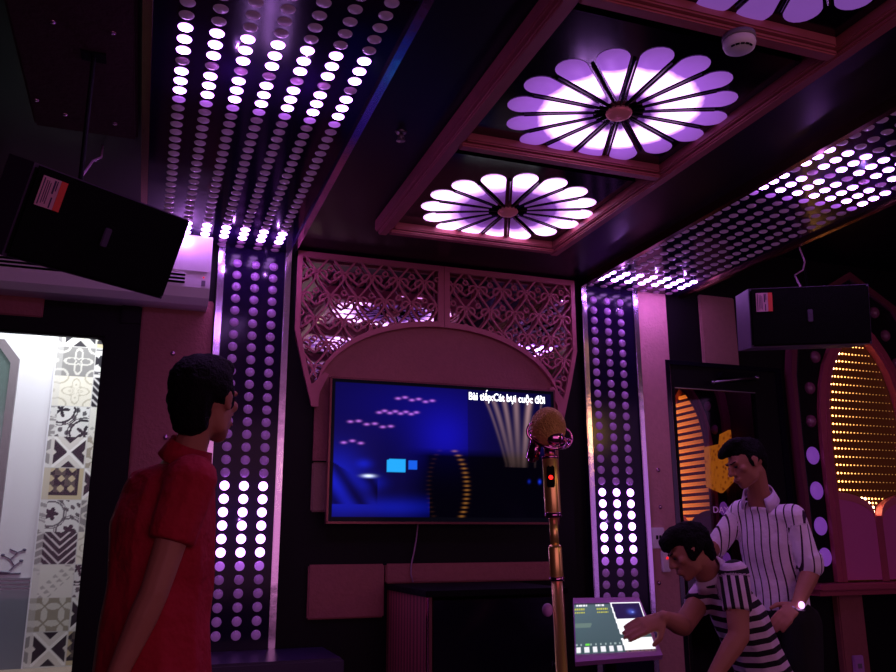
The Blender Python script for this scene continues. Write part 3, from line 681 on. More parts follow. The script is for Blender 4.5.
dc = thing('wall_decal', 'small dark plant drawing on the white bathroom wall', 'wall decal', (-.74, BY, .98))
MB().tube([(-.80, BY-.004, .975), (-.66, BY-.004, .975)], .006, 6).tube([(-.83, BY-.004, .962), (-.78, BY-.004, .985), (-.72, BY-.004, .98)], .010, 6).build('decal_ground', M['decal'], dc)
mb = MB(); mb.tube([(-.735, BY-.004, .98), (-.70, BY-.004, 1.02), (-.725, BY-.004, 1.06), (-.69, BY-.004, 1.10), (-.735, BY-.004, 1.12)], .004, 6)
for a, b in (((-.725, 1.06), (-.77, 1.085)), ((-.69, 1.10), (-.655, 1.115)), ((-.70, 1.02), (-.665, 1.05))):
    mb.tube([(a[0], BY-.004, a[1]), (b[0], BY-.004, b[1])], .003, 6).ball((b[0], BY-.004, b[1]), (.012, .003, .008), 8, 6)
mb.build('decal_branch', M['decal'], dc)

# ------------------------------------------------------------------ right door, corridor
d2 = thing('door_2', 'black door with tinted glass showing stand-in amber striped reflections', 'door', (3.7, WY, 0)); d2['kind'] = 'structure'
MB().box((3.242, 4.685, 0), (3.275, WY+.03, 2.34)).box((4.155, 4.685, 0), (4.20, WY+.03, 2.34)).box((3.275, 4.685, 2.31), (4.155, WY+.03, 2.34)).build('door_frame', M['gloss'], d2)
MB().box((3.275, 4.70, 0), (3.312, 4.745, 2.31)).box((3.97, 4.70, 0), (4.155, 4.745, 2.31)).box((3.312, 4.70, 2.158), (3.97, 4.745, 2.31)).box((3.312, 4.70, 0), (3.97, 4.745, .25)).build('door_leaf', M['black'], d2)
MB().box((3.312, 4.72, .25), (3.97, 4.726, 2.158)).build('glass_pane', M['glasst'], d2)
MB().box((3.312, 4.697, 2.152), (3.97, 4.703, 2.158)).build('glass_bead', M['steel'], d2)
text('DAY 7A', 'reflected_lettering', .058, (3.556, 4.7165, 1.335), pi/2, M['letterglow'], d2, .0006, 0, .215)  # reflected words set on the pane as letters, with a faint glow added
cl = MB().box((3.66, 4.64, 2.235), (3.945, 4.70, 2.28), .006).build('door_closer', M['dark'], d2)
MB().tube([(3.945, 4.63, 2.246), (3.76, 4.60, 2.222), (3.572, 4.64, 2.195)], .009, 8).ball((3.945, 4.635, 2.25), .017).ball((3.58, 4.64, 2.197), .014).build('closer_arm', M['steel'], cl, True)
struct('wall_corridor', MB().box((2.9, 7.0, 0), (5.4, 7.1, 3)).box((4.42, 4.85, 0), (4.52, 7.0, 3)).box((2.85, 4.85, 0), (2.95, 7.0, 3)).box((2.9, 4.85, 2.9), (4.5, 7.0, 3)), M['brown'], 'dark corridor walls behind the glass door', 'wall')

# ------------------------------------------------------------------ the lighted arches
INN = [(.345, .88), (.345, 1.2), (.345, 1.45), (.348, 1.64), (.347, 1.85), (.335, 2.06), (.308, 2.22), (.262, 2.36), (.20, 2.47), (.11, 2.585), (0, 2.675)]
def half_w(z):
    for (xa, za), (xb, zb) in zip(INN, INN[1:]):
        if za <= z <= zb: return xa+(xb-xa)*(z-za)/(zb-za)
    return 0
def offset(pts, d):
    o = []
    for i, p in enumerate(pts):
        a = pts[max(0, i-1)]; b = pts[min(len(pts)-1, i+1)]; t = V((b[0]-a[0], b[1]-a[1])); t.normalize(); k = d*(1+(.45*min(1, max(0, (p[1]-2.0)/.6)) if d > .2 else 0)); o.append((p[0]+t.y*k, p[1]-t.x*k))
    o[-1] = (0, pts[-1][1]+d*(1.25 if d < .2 else 1.5)); return o
def sym(h_): return [(-x, z) for x, z in h_]+[(x, z) for x, z in reversed(h_[:-1])]
def cush_z(x):     # top of the bottom cushions: two scallops meeting in a V
    t = (abs(x)-.03)/.33; t = min(1, max(0, t)); return 1.335+.145*math.sqrt(1-(1-t)**2.0)
def arch(loc, yaw, scale, bars, label):
    root = thing('arched_light_mirror', label, 'lighted arch', (0, 0, 0))
    f1, f2, f3, f4 = offset(INN, .085), offset(INN, .245), offset(INN, .265), offset(INN, .30)
    MB().band(sym(INN), sym(f1), -.07, .0).build('inner_frame', M['arcwood'], root)
    MB().band(sym(offset(INN, .03)), sym(offset(INN, .04)), -.076, -.07).build('frame_bead', M['arcwood'], root)
    MB().band(sym(f1), sym(f2), -.035, .0).build('ring_board', M['black'], root)
    MB().band(sym(f2), sym(f3), -.06, .0).build('ring_mirror_strip', M['strip'], root)
    MB().band(sym(f3), sym(f4), -.075, .0).build('outer_frame', M['arcdark'], root)
    pos = [(.487, 1.044, 1), (.497, 1.25, 1), (.499, 1.49, 1), (.50, 1.732, 1), (.487, 1.975, 0), (.466, 2.213, 0), (.386, 2.446, 0), (.31, 2.66, 0), (.23, 2.835, 0), (0, 2.90, 0)]
    big = MB().ball((0, 0, 0), (.056, .016, .062), 24, 12).mesh('medallion', M['med'], True); sm = MB().ball((0, 0, 0), (.042, .036, .046), 20, 12).mesh('medallion', M['medoff'], True)
    for x, z, on in pos:
        for s in ((-1, 1) if x else (1,)):
            o = bpy.data.objects.new('medallion', big if on else sm); col.objects.link(o); o.parent = root; o.location = (s*x, -.036, z); o['label'] = 'lit violet disc' if on else 'unlit rose dome'
    zz = [.88+(2.675-.88)*i/40 for i in range(41)]
    pp = [(-half_w(z), z) for z in zz]+[(half_w(z), z) for z in reversed(zz[:-1])]
    MB().prism(pp, -.012, 0).build('dark_mirror', M['infm'], root)
    for s in (-1, 1):
        xs = [.03+.315*i/20 for i in range(21)]
        top = [(s*x, cush_z(x)-.05) for x in xs]
        MB().prism([(s*.345, .89)]+list(reversed(top))+[(s*.03, .89)], -.062, -.012).build('cushion', M['cushion'], root)
        MB().band(top, [(s*x, cush_z(x)) for x in xs], -.068, -.012).build('cushion_rim', M['rim'], root)
    MB().box((-.03, -.068, .88), (.03, -.012, 1.32)).build('cushion_divider', M['arcwood'], root)
    rm = Matrix.Rotation(yaw, 3, 'Z')
    if bars:
        k = 0; z = 1.34
        while z < 2.63:
            w = half_w(z)-.015
            if w > .03 and z > 1.30:
                xm = 0
                if z < 1.46:
                    xm = -.02; w = min(w, max(.03, (z-1.25)*1.3))
                mb = MB().box((-w, -.03, z-.017), (w, -.012, z+.017), .006); mb.build('amber_bar', M['lbar'], root)
            z += .066
    else:
        dz = .0585; rows = []; z = 2.612; r_ = 0
        leds = []
        while z > 1.28:
            w = half_w(z)-.012; x = -w; c = 0
            while x < w:
                if cush_z(x)+.012 < z: leds.append((x, z, c)); c += 1
                x += .0315
            z -= dz if z > 1.50 else .030; r_ += 1
        ms = {}
        for c in range(24):
            f = max(.02, math.exp(-(c-1)/4.0)) if c > 1 else 1.2; rad = (.0105 if c < 1 else .0088) if c < 2 else .0068*(.42+.58*math.exp(-(c-2)/6))  # first column is lamps; later columns paint their fading mirror images
            mb = MB().ball((0, 0, 0), (rad, .004, rad), 10, 6); me = mb.mesh('amber_led_and_image', M['dot'], True)
            br = 14*f+.10; setcol(me, [(1.0*br, .40*br*(1 if c > 1 else 1.5), .10*br*(1 if c > 1 else 3.0))]*len(me.vertices)); ms[c] = me
        vis = [l for l in leds if in_frame(V(loc)+rm @ V((l[0], -.014, l[1]))*scale)]
        vis.sort(key=lambda l: l[2]); ids = set(vis[:100]); vs = []; fs = []; cs = []
        for l in leds:
            if l in ids:
                o = bpy.data.objects.new('amber_led_and_image', ms[l[2]]); col.objects.link(o); o.parent = root; o.location = (l[0], -.015, l[1])
            else:
                me = ms[l[2]]; b0 = len(vs); vs += [tuple(v.co+V((l[0], -.015, l[1]))) for v in me.vertices]; fs += [tuple(i+b0 for i in f.vertices) for f in me.polygons]; cs += [me.color_attributes['Col'].data[0].color[:3]]*len(me.vertices)
        me = bpy.data.meshes.new('amber_led_image_field'); me.from_pydata(vs, [], fs); me.update(); setcol(me, cs); me.materials.append(M['dot'])
        o = bpy.data.objects.new('amber_led_image_field', me); col.objects.link(o); o.parent = root; o['kind'] = 'stuff'
    root.location = loc; root.rotation_euler.z = yaw; root.scale = (scale,)*3
    return root
arch((4.905, WY, 0), 0, 1, False, 'tall amber dotted arch mirror with violet discs on the back wall')
arch((4.419, 6.12, .09), R_(-96+6), .88, True, 'amber striped arch copy behind the tinted glass, standing in for a reflection')  # arch copy added behind the pane for the arch mirrored in it
mz = thing('mosaic_reflection', 'glowing gold mosaic panel standing in for a reflection in the tinted glass', 'stand-in reflection', (4.34, 5.6, 1.5))  # glowing panel added for the gold patch reflected in the pane
pz = [(5.79, 1.90), (5.60, 1.905), (5.58, 1.98), (5.464, 2.003), (5.454, 1.611), (5.624, 1.52), (5.80, 1.578)]
mb = MB(); n = len(pz); mb.add([(4.325, y, z) for y, z in pz]+[(4.348, y, z) for y, z in pz], [tuple(range(n)), tuple(reversed(range(n, 2*n)))]+[(i, i+n, (i+1) % n+n, (i+1) % n) for i in range(n)]); mb.build('reflection_panel', M['mosaic'], mz)
MB().box((4.348, 5.55, 1.7), (4.40, 5.7, 1.8)).build('reflection_bracket', M['bronze'], mz)
# shelf under the arch, switch plates
struct('trim_40', MB().box((4.21, 4.52, .835), (6.3, WY, .875), .006).box((4.23, 4.56, .80), (6.3, WY, .835)), M['arcwood'], 'dark wood shelf under the amber arch', 'shelf')
pl = thing('switch_plate', 'pale switch plate with dark slots on the pink leather strip', 'switch', (3.095, 4.68, 1.1))
MB().box((3.045, 4.672, 1.109), (3.145, 4.69, 1.238), .005).build('plate', M['white'], pl)
MB().box((3.078, 4.668, 1.165), (3.092, 4.673, 1.19)).box((3.102, 4.668, 1.165), (3.116, 4.673, 1.19)).build('rocker', M['dark'], pl)
pl = thing('control_box', 'pale wall control box with a red light below the switch plate', 'control box', (3.14, 4.68, .97))
MB().box((3.112, 4.668, .965), (3.172, 4.69, 1.095), .005).build('box_case', M['white'], pl)
MB().ball((3.148, 4.667, 1.05), .008, 10, 8).build('red_indicator', M['redled'], pl, True)
pl = thing('socket_box', 'small violet lit box low on the leather strip under the shelf', 'socket', (4.56, 4.65, .3))
MB().box((4.525, 4.635, .28), (4.608, 4.66, .41), .005).build('socket_case', M['tabcase'], pl)
MB().box((4.55, 4.632, .33), (4.583, 4.636, .36)).build('socket_face', M['grey'], pl)

# ------------------------------------------------------------------ microphone and stand
MX = lambda z: .788+(1.4015-z)*.0272; MYY = 1.57
def P(z, dx=0, dy=0): return V((MX(z)+dx, MYY+dy, z))
mic = thing('microphone', 'large gold studio microphone with pink chrome ring in front of the television', 'microphone', P(1.21))
MB().ball(P(1.397), (.037, .037, .042), 28, 18).build('grille', M['goldm'], mic, True)
mb = MB(); rr = CR.copy(); uu = V((0, 0, 1))
mb.ring(P(1.386, -.030), .019, .0028, (1, 0, 0), (0, 0, 1)).ring(P(1.376, .033), .021, .0028, (1, 0, 0), (0, 0, 1)).ring(P(1.372), .038, .003, (1, 0, 0), (0, .8, .6))
mb.tube([P(1.385, -.048), P(1.39, -.03)], .003).tube([P(1.37, .03), P(1.374, .053)], .0035).tube([P(1.372, -.036), P(1.355, 0), P(1.37, .038)], .004)
mb.build('shock_ring', M['chrome'], mic, True)
MB().ball(P(1.372, .004, -.02), (.02, .016, .016), 16, 10).tube([P(1.372), P(1.336)], [.016, .010], 14).build('neck', M['chrome'], mic, True)
mb = MB(); mb.box((-.012, -.012, -.028), (.012, .012, .028), .006, Matrix.Rotation(R_(14), 3, 'Y'), P(1.352, -.030, .01)); mb.build('pop_clip', M['chrome'], mic, True)
MB().tube([P(1.338), P(1.334), P(1.218), P(1.212)], [.013, .0165, .0165, .014], 24).build('handle', M['gold'], mic, True)
MB().tube([P(1.337), P(1.331)], .0172, 24).tube([P(1.222), P(1.212)], .0175, 24).build('handle_collar', M['chrome'], mic, True)
f_ = V((-.46, -.88, 0)).normalized(); sx = V((f_.y, -f_.x, 0))
rmx = Matrix((( -sx.x, -f_.x, 0), (-sx.y, -f_.y, 0), (0, 0, 1)))
rmx = Matrix.Rotation(math.atan2(f_.x, -f_.y), 3, 'Z')
MB().box((-.008, -.0185, -.022), (.008, -.012, .022), .002, rmx, P(1.294)).build('display', M['dark'], mic)
MB().ball(P(1.292)+f_*.0185, .0045, 12, 8).build('red_indicator', M['red'], mic, True)
ms_ = thing('microphone_stand', 'slim gold telescoping stand holding the studio microphone', 'microphone stand', P(0))
MB().tube([P(1.214), P(1.15)], .009, 18).build('upper_tube', M['gold'], ms_, True)
MB().tube([P(1.158), P(1.152), P(1.098), P(1.092)], [.0115, .0135, .0135, .0115], 20).build('clutch', M['gold'], ms_, True)
MB().tube([P(1.096), P(1.088)], .0145, 20).build('clutch_collar', M['chrome'], ms_, True)
MB().tube([P(1.092), P(.03)], [.0112, .012], 20).build('lower_tube', M['gold'], ms_, True)
kn = MB().ball(P(1.033, -.022, .004), (.011, .011, .013), 16, 10).build('clamp_knob', M['tabcase'], ms_, True)
lathe(tuple(P(0)), [(.0001, .035), (.02, .034), (.06, .022), (.135, .014), (.14, 0), (.0001, 0)], 36).build('round_base', M['gold'], ms_, True)

# ------------------------------------------------------------------ touch screen
ts = thing('touch_screen', 'tilted song selection touch screen in front of the crouching man', 'touch screen', (1.72, 2.95, 0))
oc = [V(p) for p in ((1.509, 2.848, .741), (1.802, 2.737, .764), (1.819, 2.901, .953), (1.582, 2.987, .95))]
mid = lambda u, v, q: (q[0]*(1-u)+q[1]*u)*(1-v)+(q[3]*(1-u)+q[2]*u)*v
ic = [mid(.012, .10, oc), mid(.945, .075, oc), mid(.975, .90, oc), mid(.012, .90, oc)]
nn = (oc[1]-oc[0]).cross(oc[3]-oc[0]).normalized()
if nn.y > 0: nn = -nn
mb = MB(); mb.add([p for p in oc]+[p-nn*.03 for p in oc], [(0, 1, 2, 3), (7, 6, 5, 4), (0, 4, 5, 1), (1, 5, 6, 2), (2, 6, 7, 3), (3, 7, 4, 0)]); mb.build('case', M['tabcase'], ts)
mid = lambda u, v, q: (q[0]*(1-u)+q[1]*u)*(1-v)+(q[3]*(1-u)+q[2]*u)*v
def ui(u, v):
    c = V(h(74, 98, 104))*(.75+.5*v*(1-u))
    yel, wh = V(h(200, 200, 70)), V((.95, .95, 1.0))
    if v > .97: c = V(h(36, 46, 56))
    if .93 < v < .965 and (.03 < u < .2 or .32 < u < .46) and (u*46) % 1 < .8: c = wh
    if (.86 < v < .89 or .79 < v < .825) and (.0 < u < .16 or .33 < u < .50) and (u*31) % 1 < .75: c = yel
    if .50 < v < .60 and u < .24-.3*(.6-v): c = V(h(104, 128, 120))
    if .16 < v < .19 and u < .6: c = V(h(110, 230, 70)) if .12 < u < .18 else (V(h(160, 180, 180)) if (u*16) % 1 < .3 else c)
    if .02 < v < .13 and u < .63:
        k = (u+.02) % .105/.105
        if .2 < k < .75: c = wh if v > .035 else V(h(170, 180, 190))
    u0 = .545+.085*(1-v)
    if u > u0 and v > .34:
        c = wh*1.25
        if v > .66 and u0+.02 < u < .985 and v < .985: c = V((.006, .004, .05))+V((.05, .08, .5))*G(u, v, .83, .80, .05, .05)+V((.3, .4, .8))*G(u, v, .85, .79, .015, .012)
        elif .40 < v < .46 and u > u0+.08: c = V(h(60, 60, 74))
    elif u > u0-.01 and v < .27:
        c = wh*1.15
        if v < .03: c = V(h(120, 90, 90)) if (u*22) % 1 < .6 else V(h(60, 50, 60))
    return tuple(c)
lift = lambda p: p+nn*.004
picture('display', [lift(p) for p in ic], 110, 80, ui, M['panelui'], ts)
pb = mid(.5, .45, oc)-nn*.03
MB().tube([(pb.x+.02, pb.y+.06, .03), (pb.x+.02, pb.y+.06, pb.z-.07), pb], .022, 14).build('stand_pole', M['dark'], ts, True)
lathe((pb.x+.02, pb.y+.06, 0), [(.0001, .03), (.03, .03), (.17, .015), (.175, 0), (.0001, 0)], 30).build('stand_base', M['dark'], ts, True)

# ------------------------------------------------------------------ people
_ico = None
def ico():
    global _ico
    if _ico is None:
        bm = bmesh.new(); bmesh.ops.create_icosphere(bm, subdivisions=2, radius=1); _ico = [v.co.copy() for v in bm.verts]; bm.free()
    return _ico
def hull(mb, items):
    """convex hull of ellipsoids (center, radii, rot)"""
    bm = bmesh.new()
    for it in items:
        c = V(it[0]); r = it[1]; r = (r, r, r) if isinstance(r, (int, float)) else r; rot = it[2] if len(it) > 2 else None
        for p in ico():
            q = V((p.x*r[0], p.y*r[1], p.z*r[2])); q = rot @ q if rot is not None else q
            bm.verts.new(q+c)
    res = bmesh.ops.convex_hull(bm, input=bm.verts[:])
    bmesh.ops.delete(bm, geom=list({g for g in res['geom_interior'] if isinstance(g, bmesh.types.BMVert)}), context='VERTS')
    loose = [v for v in bm.verts if not v.link_faces]
    if loose: bmesh.ops.delete(bm, geom=loose, context='VERTS')
    mb.bm(bm); return mb
def fuse(name, mb, m, root, voxel=.007, smooth=4, coord=None, fac=.5):
    me = mb.mesh('tmp', None); o = bpy.data.objects.new('tmp', me); col.objects.link(o)
    r = o.modifiers.new('r', 'REMESH'); r.mode = 'VOXEL'; r.voxel_size = voxel; r.use_smooth_shade = True
    s = o.modifiers.new('s', 'SMOOTH'); s.factor = fac; s.iterations = smooth
    bpy.context.view_layer.update()
    out = bpy.data.meshes.new_from_object(o.evaluated_get(bpy.context.evaluated_depsgraph_get())); bpy.data.objects.remove(o); out.name = name
    out.polygons.foreach_set('use_smooth', [True]*len(out.polygons))
    out.materials.clear(); out.materials.append(m)
    if coord:
        a = out.attributes.new('sc', 'FLOAT', 'POINT')
        a.data.foreach_set('value', [coord(v.co) for v in out.vertices])
    return link(name, out, root)
def frame_from(axis, ref):
    z = V(axis).normalized(); x = V(ref); x = (x-z*x.dot(z)).normalized(); y = z.cross(x); return Matrix((x, y, z)).transposed()
def disc(c, axis, r, t=.004, ref=(0, 0, 1)):
    ax = V(axis).normalized(); rf = V(ref) if abs(ax.dot(V(ref))) < .9 else V((1, 0, 0)); return (c, (r, r, t), frame_from(ax, rf))
def head_rot(az, pitch, roll=0, k=1.0): return Matrix.Scale(k, 3) @ Matrix.Rotation(-R_(az), 3, 'Z') @ Matrix.Rotation(R_(pitch), 3, 'X') @ Matrix.Rotation(R_(roll), 3, 'Y')
def add_head(mb, c, rm):
    c = V(c); T = lambda p: rm @ V(p)+c
    e = lambda p, r: (T(p), r, rm)
    hull(mb, [e((0, -.015, .028), (.073, .093, .086))])
    hull(mb, [e((0, .0, .02), (.068, .08, .07)), e((0, .028, -.03), (.056, .054, .05)), e((0, .058, -.088), (.024, .022, .02)), e((.036, .012, -.066), .022), e((-.036, .012, -.066), .022)])
    hull(mb, [e((-.032, .074, .026), (.018, .012, .009)), e((.032, .074, .026), (.018, .012, .009))])       # brow
    hull(mb, [e((0, .083, .018), (.009, .010, .012)), e((0, .104, -.022), (.012, .011, .011))])            # nose
    for s in (-1, 1):
        hull(mb, [e((s*.013, .094, -.027), (.009, .010, .008))])
        hull(mb, [e((s*.045, .052, -.012), (.018, .02, .018))])                                             # cheek
        hull(mb, [e((s*.076, -.008, .012), (.008, .020, .022)), e((s*.073, .0, -.018), (.006, .011, .012))])    # ear
    hull(mb, [e((-.02, .082, -.052), (.008, .009, .006)), e((.02, .082, -.052), (.008, .009, .006)), e((0, .089, -.052), (.012, .008, .007))])
    hull(mb, [e((-.016, .080, -.064), (.008, .009, .006)), e((.016, .080, -.064), (.008, .009, .006)), e((0, .086, -.065), (.011, .008, .006))])
    return T
def add_face(root, c, rm):
    c = V(c); T = lambda p: rm @ V(p)+c
    for s in (-1, 1):
        MB().ball(T((s*.031, .077, .006)), (.013, .006, .006), 12, 8, rm).build('eye', M['eye'], root, True)
        hull(MB(), [(T((s*.018, .088, .025)), (.006, .004, .003), rm), (T((s*.044, .078, .030)), (.006, .004, .003), rm)]).build('eyebrow', M['hair'], root, True)
    hull(MB(), [(T((-.018, .086, -.058)), (.008, .0055, .0035), rm), (T((.018, .086, -.058)), (.008, .0055, .0035), rm), (T((0, .093, -.058)), (.01, .005, .004), rm)]).build('lips', M['lip'], root, True)
def add_hand(mb, wrist, d, n, side, curl=.35, sc_=1.0, spread=.1):
    """d: finger direction, n: back-of-hand normal, side: +1 thumb on d x n side"""
    d = V(d).normalized(); n = V(n); n = (n-d*n.dot(d)).normalized(); l = d.cross(n)*side
    w = V(wrist); rot = Matrix((l, d, n)).transposed()
    hull(mb, [(w, (.024, .02, .018), rot), (w+d*.045*sc_+l*.004, (.036, .03, .014), rot), (w+d*.080*sc_+l*.002, (.037, .014, .012), rot)])
    for k, (off, ln) in enumerate(((.029, .070), (.0095, .080), (-.0095, .074), (-.028, .058))):
        p = w+d*.085*sc_+l*off; dd = (d+l*off*spread*30*.1).normalized(); pts = [p]
        for j, fr_ in enumerate((.45, .32, .26)):
            ang = curl*(.5+.6*j)+.05*k; dj = dd*cos(ang)-n*sin(ang); p = p+dj*ln*fr_; pts.append(p)
        for a, b, ra, rb in zip(pts, pts[1:], (.0098, .0092, .0084), (.0092, .0084, .0072)): hull(mb, [(a, ra), (b, rb)])
    t0 = w+d*.02+l*.026-n*.004; t1 = t0+(d*.6+l*.75-n*.25).normalized()*.045; t2 = t1+(d*.92+l*.3-n*.3).normalized()*.034
    hull(mb, [(t0, .015), (t1, .0115)]); hull(mb, [(t1, .0115), (t2, .0088)])
def limb(mb, pts, rs):
    for a, b, ra, rb in zip(pts, pts[1:], rs, rs[1:]): hull(mb, [(a, ra), (b, rb)])
def person(label, root_loc, head, neck, sh, torso, arms, hands, legs, shirt, trousers_top, hair, face=True, extra=None):
    root = thing('person', label, 'person', root_loc)
    mb = MB(); rm = head_rot(*head[1]); T = add_head(mb, head[0], rm); hc = V(head[0])
    hull(mb, [(T((0, -.025, -.045)), .05), (V(neck), .052)])
    f = torso['f']; r = V((f.y, -f.x, 0)); 
    RT = lambda up: Matrix((r, (V(up).normalized()).cross(r), V(up).normalized())).transposed()
    secs = torso['secs']       # (center, lateral, depth, height, up)
    for (c1, a1, b1, h1, u1), (c2, a2, b2, h2, u2) in zip(secs, secs[1:]): hull(mb, [(c1, (a1-.014, b1-.014, h1), RT(u1)), (c2, (a2-.014, b2-.014, h2), RT(u2))])
    hull(mb, [(V(neck), .055), (secs[-1][0], (.08, .06, .03), RT(secs[-1][4]))])
    for S, (E_, W_) in zip(sh, arms):
        limb(mb, [V(S), V(E_), V(E_)*.75+V(W_)*.25, V(W_)], [.052, .040, .0405, .026])
    for (w, d, n, s, cu), (E_, W_) in zip(hands, arms): add_hand(mb, W_ if w is None else w, d, n, s, cu)
    for hp, kn_, an in legs:
        limb(mb, [V(hp), V(kn_), V(kn_)*.65+V(an)*.35, V(an)], [.075, .052, .05, .034])
    fuse('body', mb, M['skin'], root, .0055, 3, fac=.4)
    if face: add_face(root, head[0], rm)
    # hair
    hb = MB()
    for it in hair: hull(hb, [(T(p), rr_, rm) for p, rr_ in it])
    ho = fuse('hair', hb, M['hair'], root, .006, 2)
    for v in ho.data.vertices: v.co += V(v.normal)*(mnoise.noise(v.co*40)*.003+mnoise.noise(v.co*95)*.0022)
    # shirt
    sb = MB(); ups = [s_[4] for s_ in secs]
    for (c1, a1, b1, h1, u1), (c2, a2, b2, h2, u2) in zip(secs, secs[1:]): hull(sb, [(c1, (a1, b1, h1), RT(u1)), (c2, (a2, b2, h2), RT(u2))])
    hc_, ha, hb_, hu = shirt['hem']; hull(sb, [(secs[0][0], (secs[0][1], secs[0][2], secs[0][3]), RT(secs[0][4])), (hc_, (ha, hb_, .006), RT(hu))])
    for S, (E_, W_), t, rs_, rh in zip(sh, arms, shirt['t'], shirt['rs'], shirt['rh']):
        S, E_, W_ = V(S), V(E_), V(W_)
        if t <= 1: e_ = S.lerp(E_, t); hull(sb, [(S, rs_), disc(e_, E_-S, rh)])
        else: hull(sb, [(S, rs_), (E_, rh)]); e_ = E_.lerp(W_, t-1); hull(sb, [(E_, rh), disc(e_, W_-E_, rh*.95)])
        hull(sb, [(S, rs_), (secs[-1][0].lerp(S, .35), (.07, .07, .05), RT(secs[-1][4]))])
    hull(sb, [(V(neck)-V((0, 0, .052))-f*.016, (.068, .060, .016)), (secs[-1][0], (secs[-1][1]*.75, secs[-1][2]*.9, .04), RT(secs[-1][4]))])
    for x in shirt.get('folds', []): limb(sb, x[0], x[1])
    fuse('shirt', sb, M[shirt['m']], root, .0075, 4, shirt.get('coord'))
    # collar: flared band, open at the front
    cb = MB(); n_ = 26; nu = (T((0, -.02, -.06))-V(neck)).normalized(); fx = V((f.x, f.y, 0)); fx = (fx-nu*fx.dot(nu)).normalized(); lx = fx.cross(nu); vs = []; fs = []
    for i in range(n_+1):
        a = R_(44+272*i/n_); dd = fx*cos(a)+lx*sin(a)
        for k, (rad, hh) in enumerate(((.062, .028), (.0665, .034), (.086, -.026), (.080, -.030))):
            drop = -.02*max(0, cos(a))**2*(1 if k > 1 else .6); vs.append(V(neck)+dd*rad*(1 if k < 2 else 1+.05*max(0, cos(a)))+nu*(hh+drop))
    for i in range(n_):
        for k in range(4): fs.append((i*4+k, i*4+(k+1) % 4, (i+1)*4+(k+1) % 4, (i+1)*4+k))
    fs += [(0, 1, 2, 3), (n_*4+3, n_*4+2, n_*4+1, n_*4)]
    cb.add(vs, fs).build('collar', M[shirt['collar']], root, True)
    # trousers and shoes
    tb = MB(); c0, a0, b0 = trousers_top; hipc = (V(legs[0][0])+V(legs[1][0]))/2
    hull(tb, [(c0, (a0, b0, .02), RT(torso['hup'])), (hipc, (a0*1.03, b0*1.05, .07), RT(torso['hup']))])
    for hp, kn_, an in legs:
        hp, kn_, an = V(hp), V(kn_), V(an); hull(tb, [(hipc.lerp(hp, .6), .095), (hp, .095)]); hull(tb, [(hp, .095), (kn_, .07)]); hull(tb, [(kn_, .07), disc(an-V((0, 0, .02)), an-kn_, .055)])
    fuse('trousers', tb, M['trouser'], root, .009, 4)
    for hp, kn_, an in legs:
        an = V(an); b_ = MB(); g = V((an.x, an.y, 0)); hull(b_, [(g+V((0, 0, .04))-f*.04, (.038, .038, .04)), (g+V((0, 0, .03))+f*.12, (.044, .044, .03)), (g+V((0, 0, .022))+f*.175, (.036, .036, .022)), (an-V((0, 0, .01)), .04)])
        fuse('shoe', b_, M['shoe'], root, .008, 3)
    if extra: extra(root, T, rm)
    return root
Z_ = V((0, 0, 1))
# hair shapes in head space
short = [[((0, -.028, .042), (.082, .094, .086)), ((0, -.01, .07), (.074, .085, .058))], [((0, -.068, .0), (.068, .048, .06)), ((0, -.062, -.062), (.056, .038, .035))],
         [((.068, -.02, .035), (.017, .045, .045)), ((.07, .01, .0), (.010, .016, .026))], [((-.068, -.02, .035), (.017, .045, .045)), ((-.07, .01, .0), (.010, .016, .026))],
         [((0, .03, .092), (.062, .050, .032)), ((0, .0, .10), (.06, .06, .03))]]
swept = [[((0, -.03, .045), (.080, .090, .082)), ((0, -.01, .075), (.072, .083, .055))], [((0, -.07, .0), (.064, .042, .055)), ((0, -.066, -.04), (.05, .028, .028))],
         [((.068, -.02, .035), (.015, .042, .042)), ((.07, .008, .0), (.009, .013, .024))], [((-.068, -.02, .035), (.015, .042, .042)), ((-.07, .008, .0), (.009, .013, .024))],
         [((.02, .06, .088), (.040, .038, .030)), ((-.01, .02, .112), (.058, .05, .028))], [((.025, .088, .078), (.028, .022, .022)), ((0, .05, .10), (.05, .04, .026))]]
fringe = [[((0, -.03, .045), (.082, .094, .086)), ((0, -.01, .075), (.074, .085, .056))], [((0, -.07, .0), (.066, .045, .06)), ((0, -.068, -.05), (.052, .032, .03))],
          [((.070, -.02, .03), (.016, .046, .05)), ((.071, .012, -.01), (.010, .016, .03))], [((-.070, -.02, .03), (.016, .046, .05)), ((-.071, .012, -.01), (.010, .016, .03))],
          [((0, .055, .078), (.062, .040, .034)), ((0, .02, .10), (.06, .06, .032))], [((.03, .088, .062), (.022, .014, .022)), ((.03, .07, .085), (.03, .03, .025))], [((-.03, .088, .060), (.022, .014, .024)), ((-.03, .07, .085), (.03, .03, .025))]]

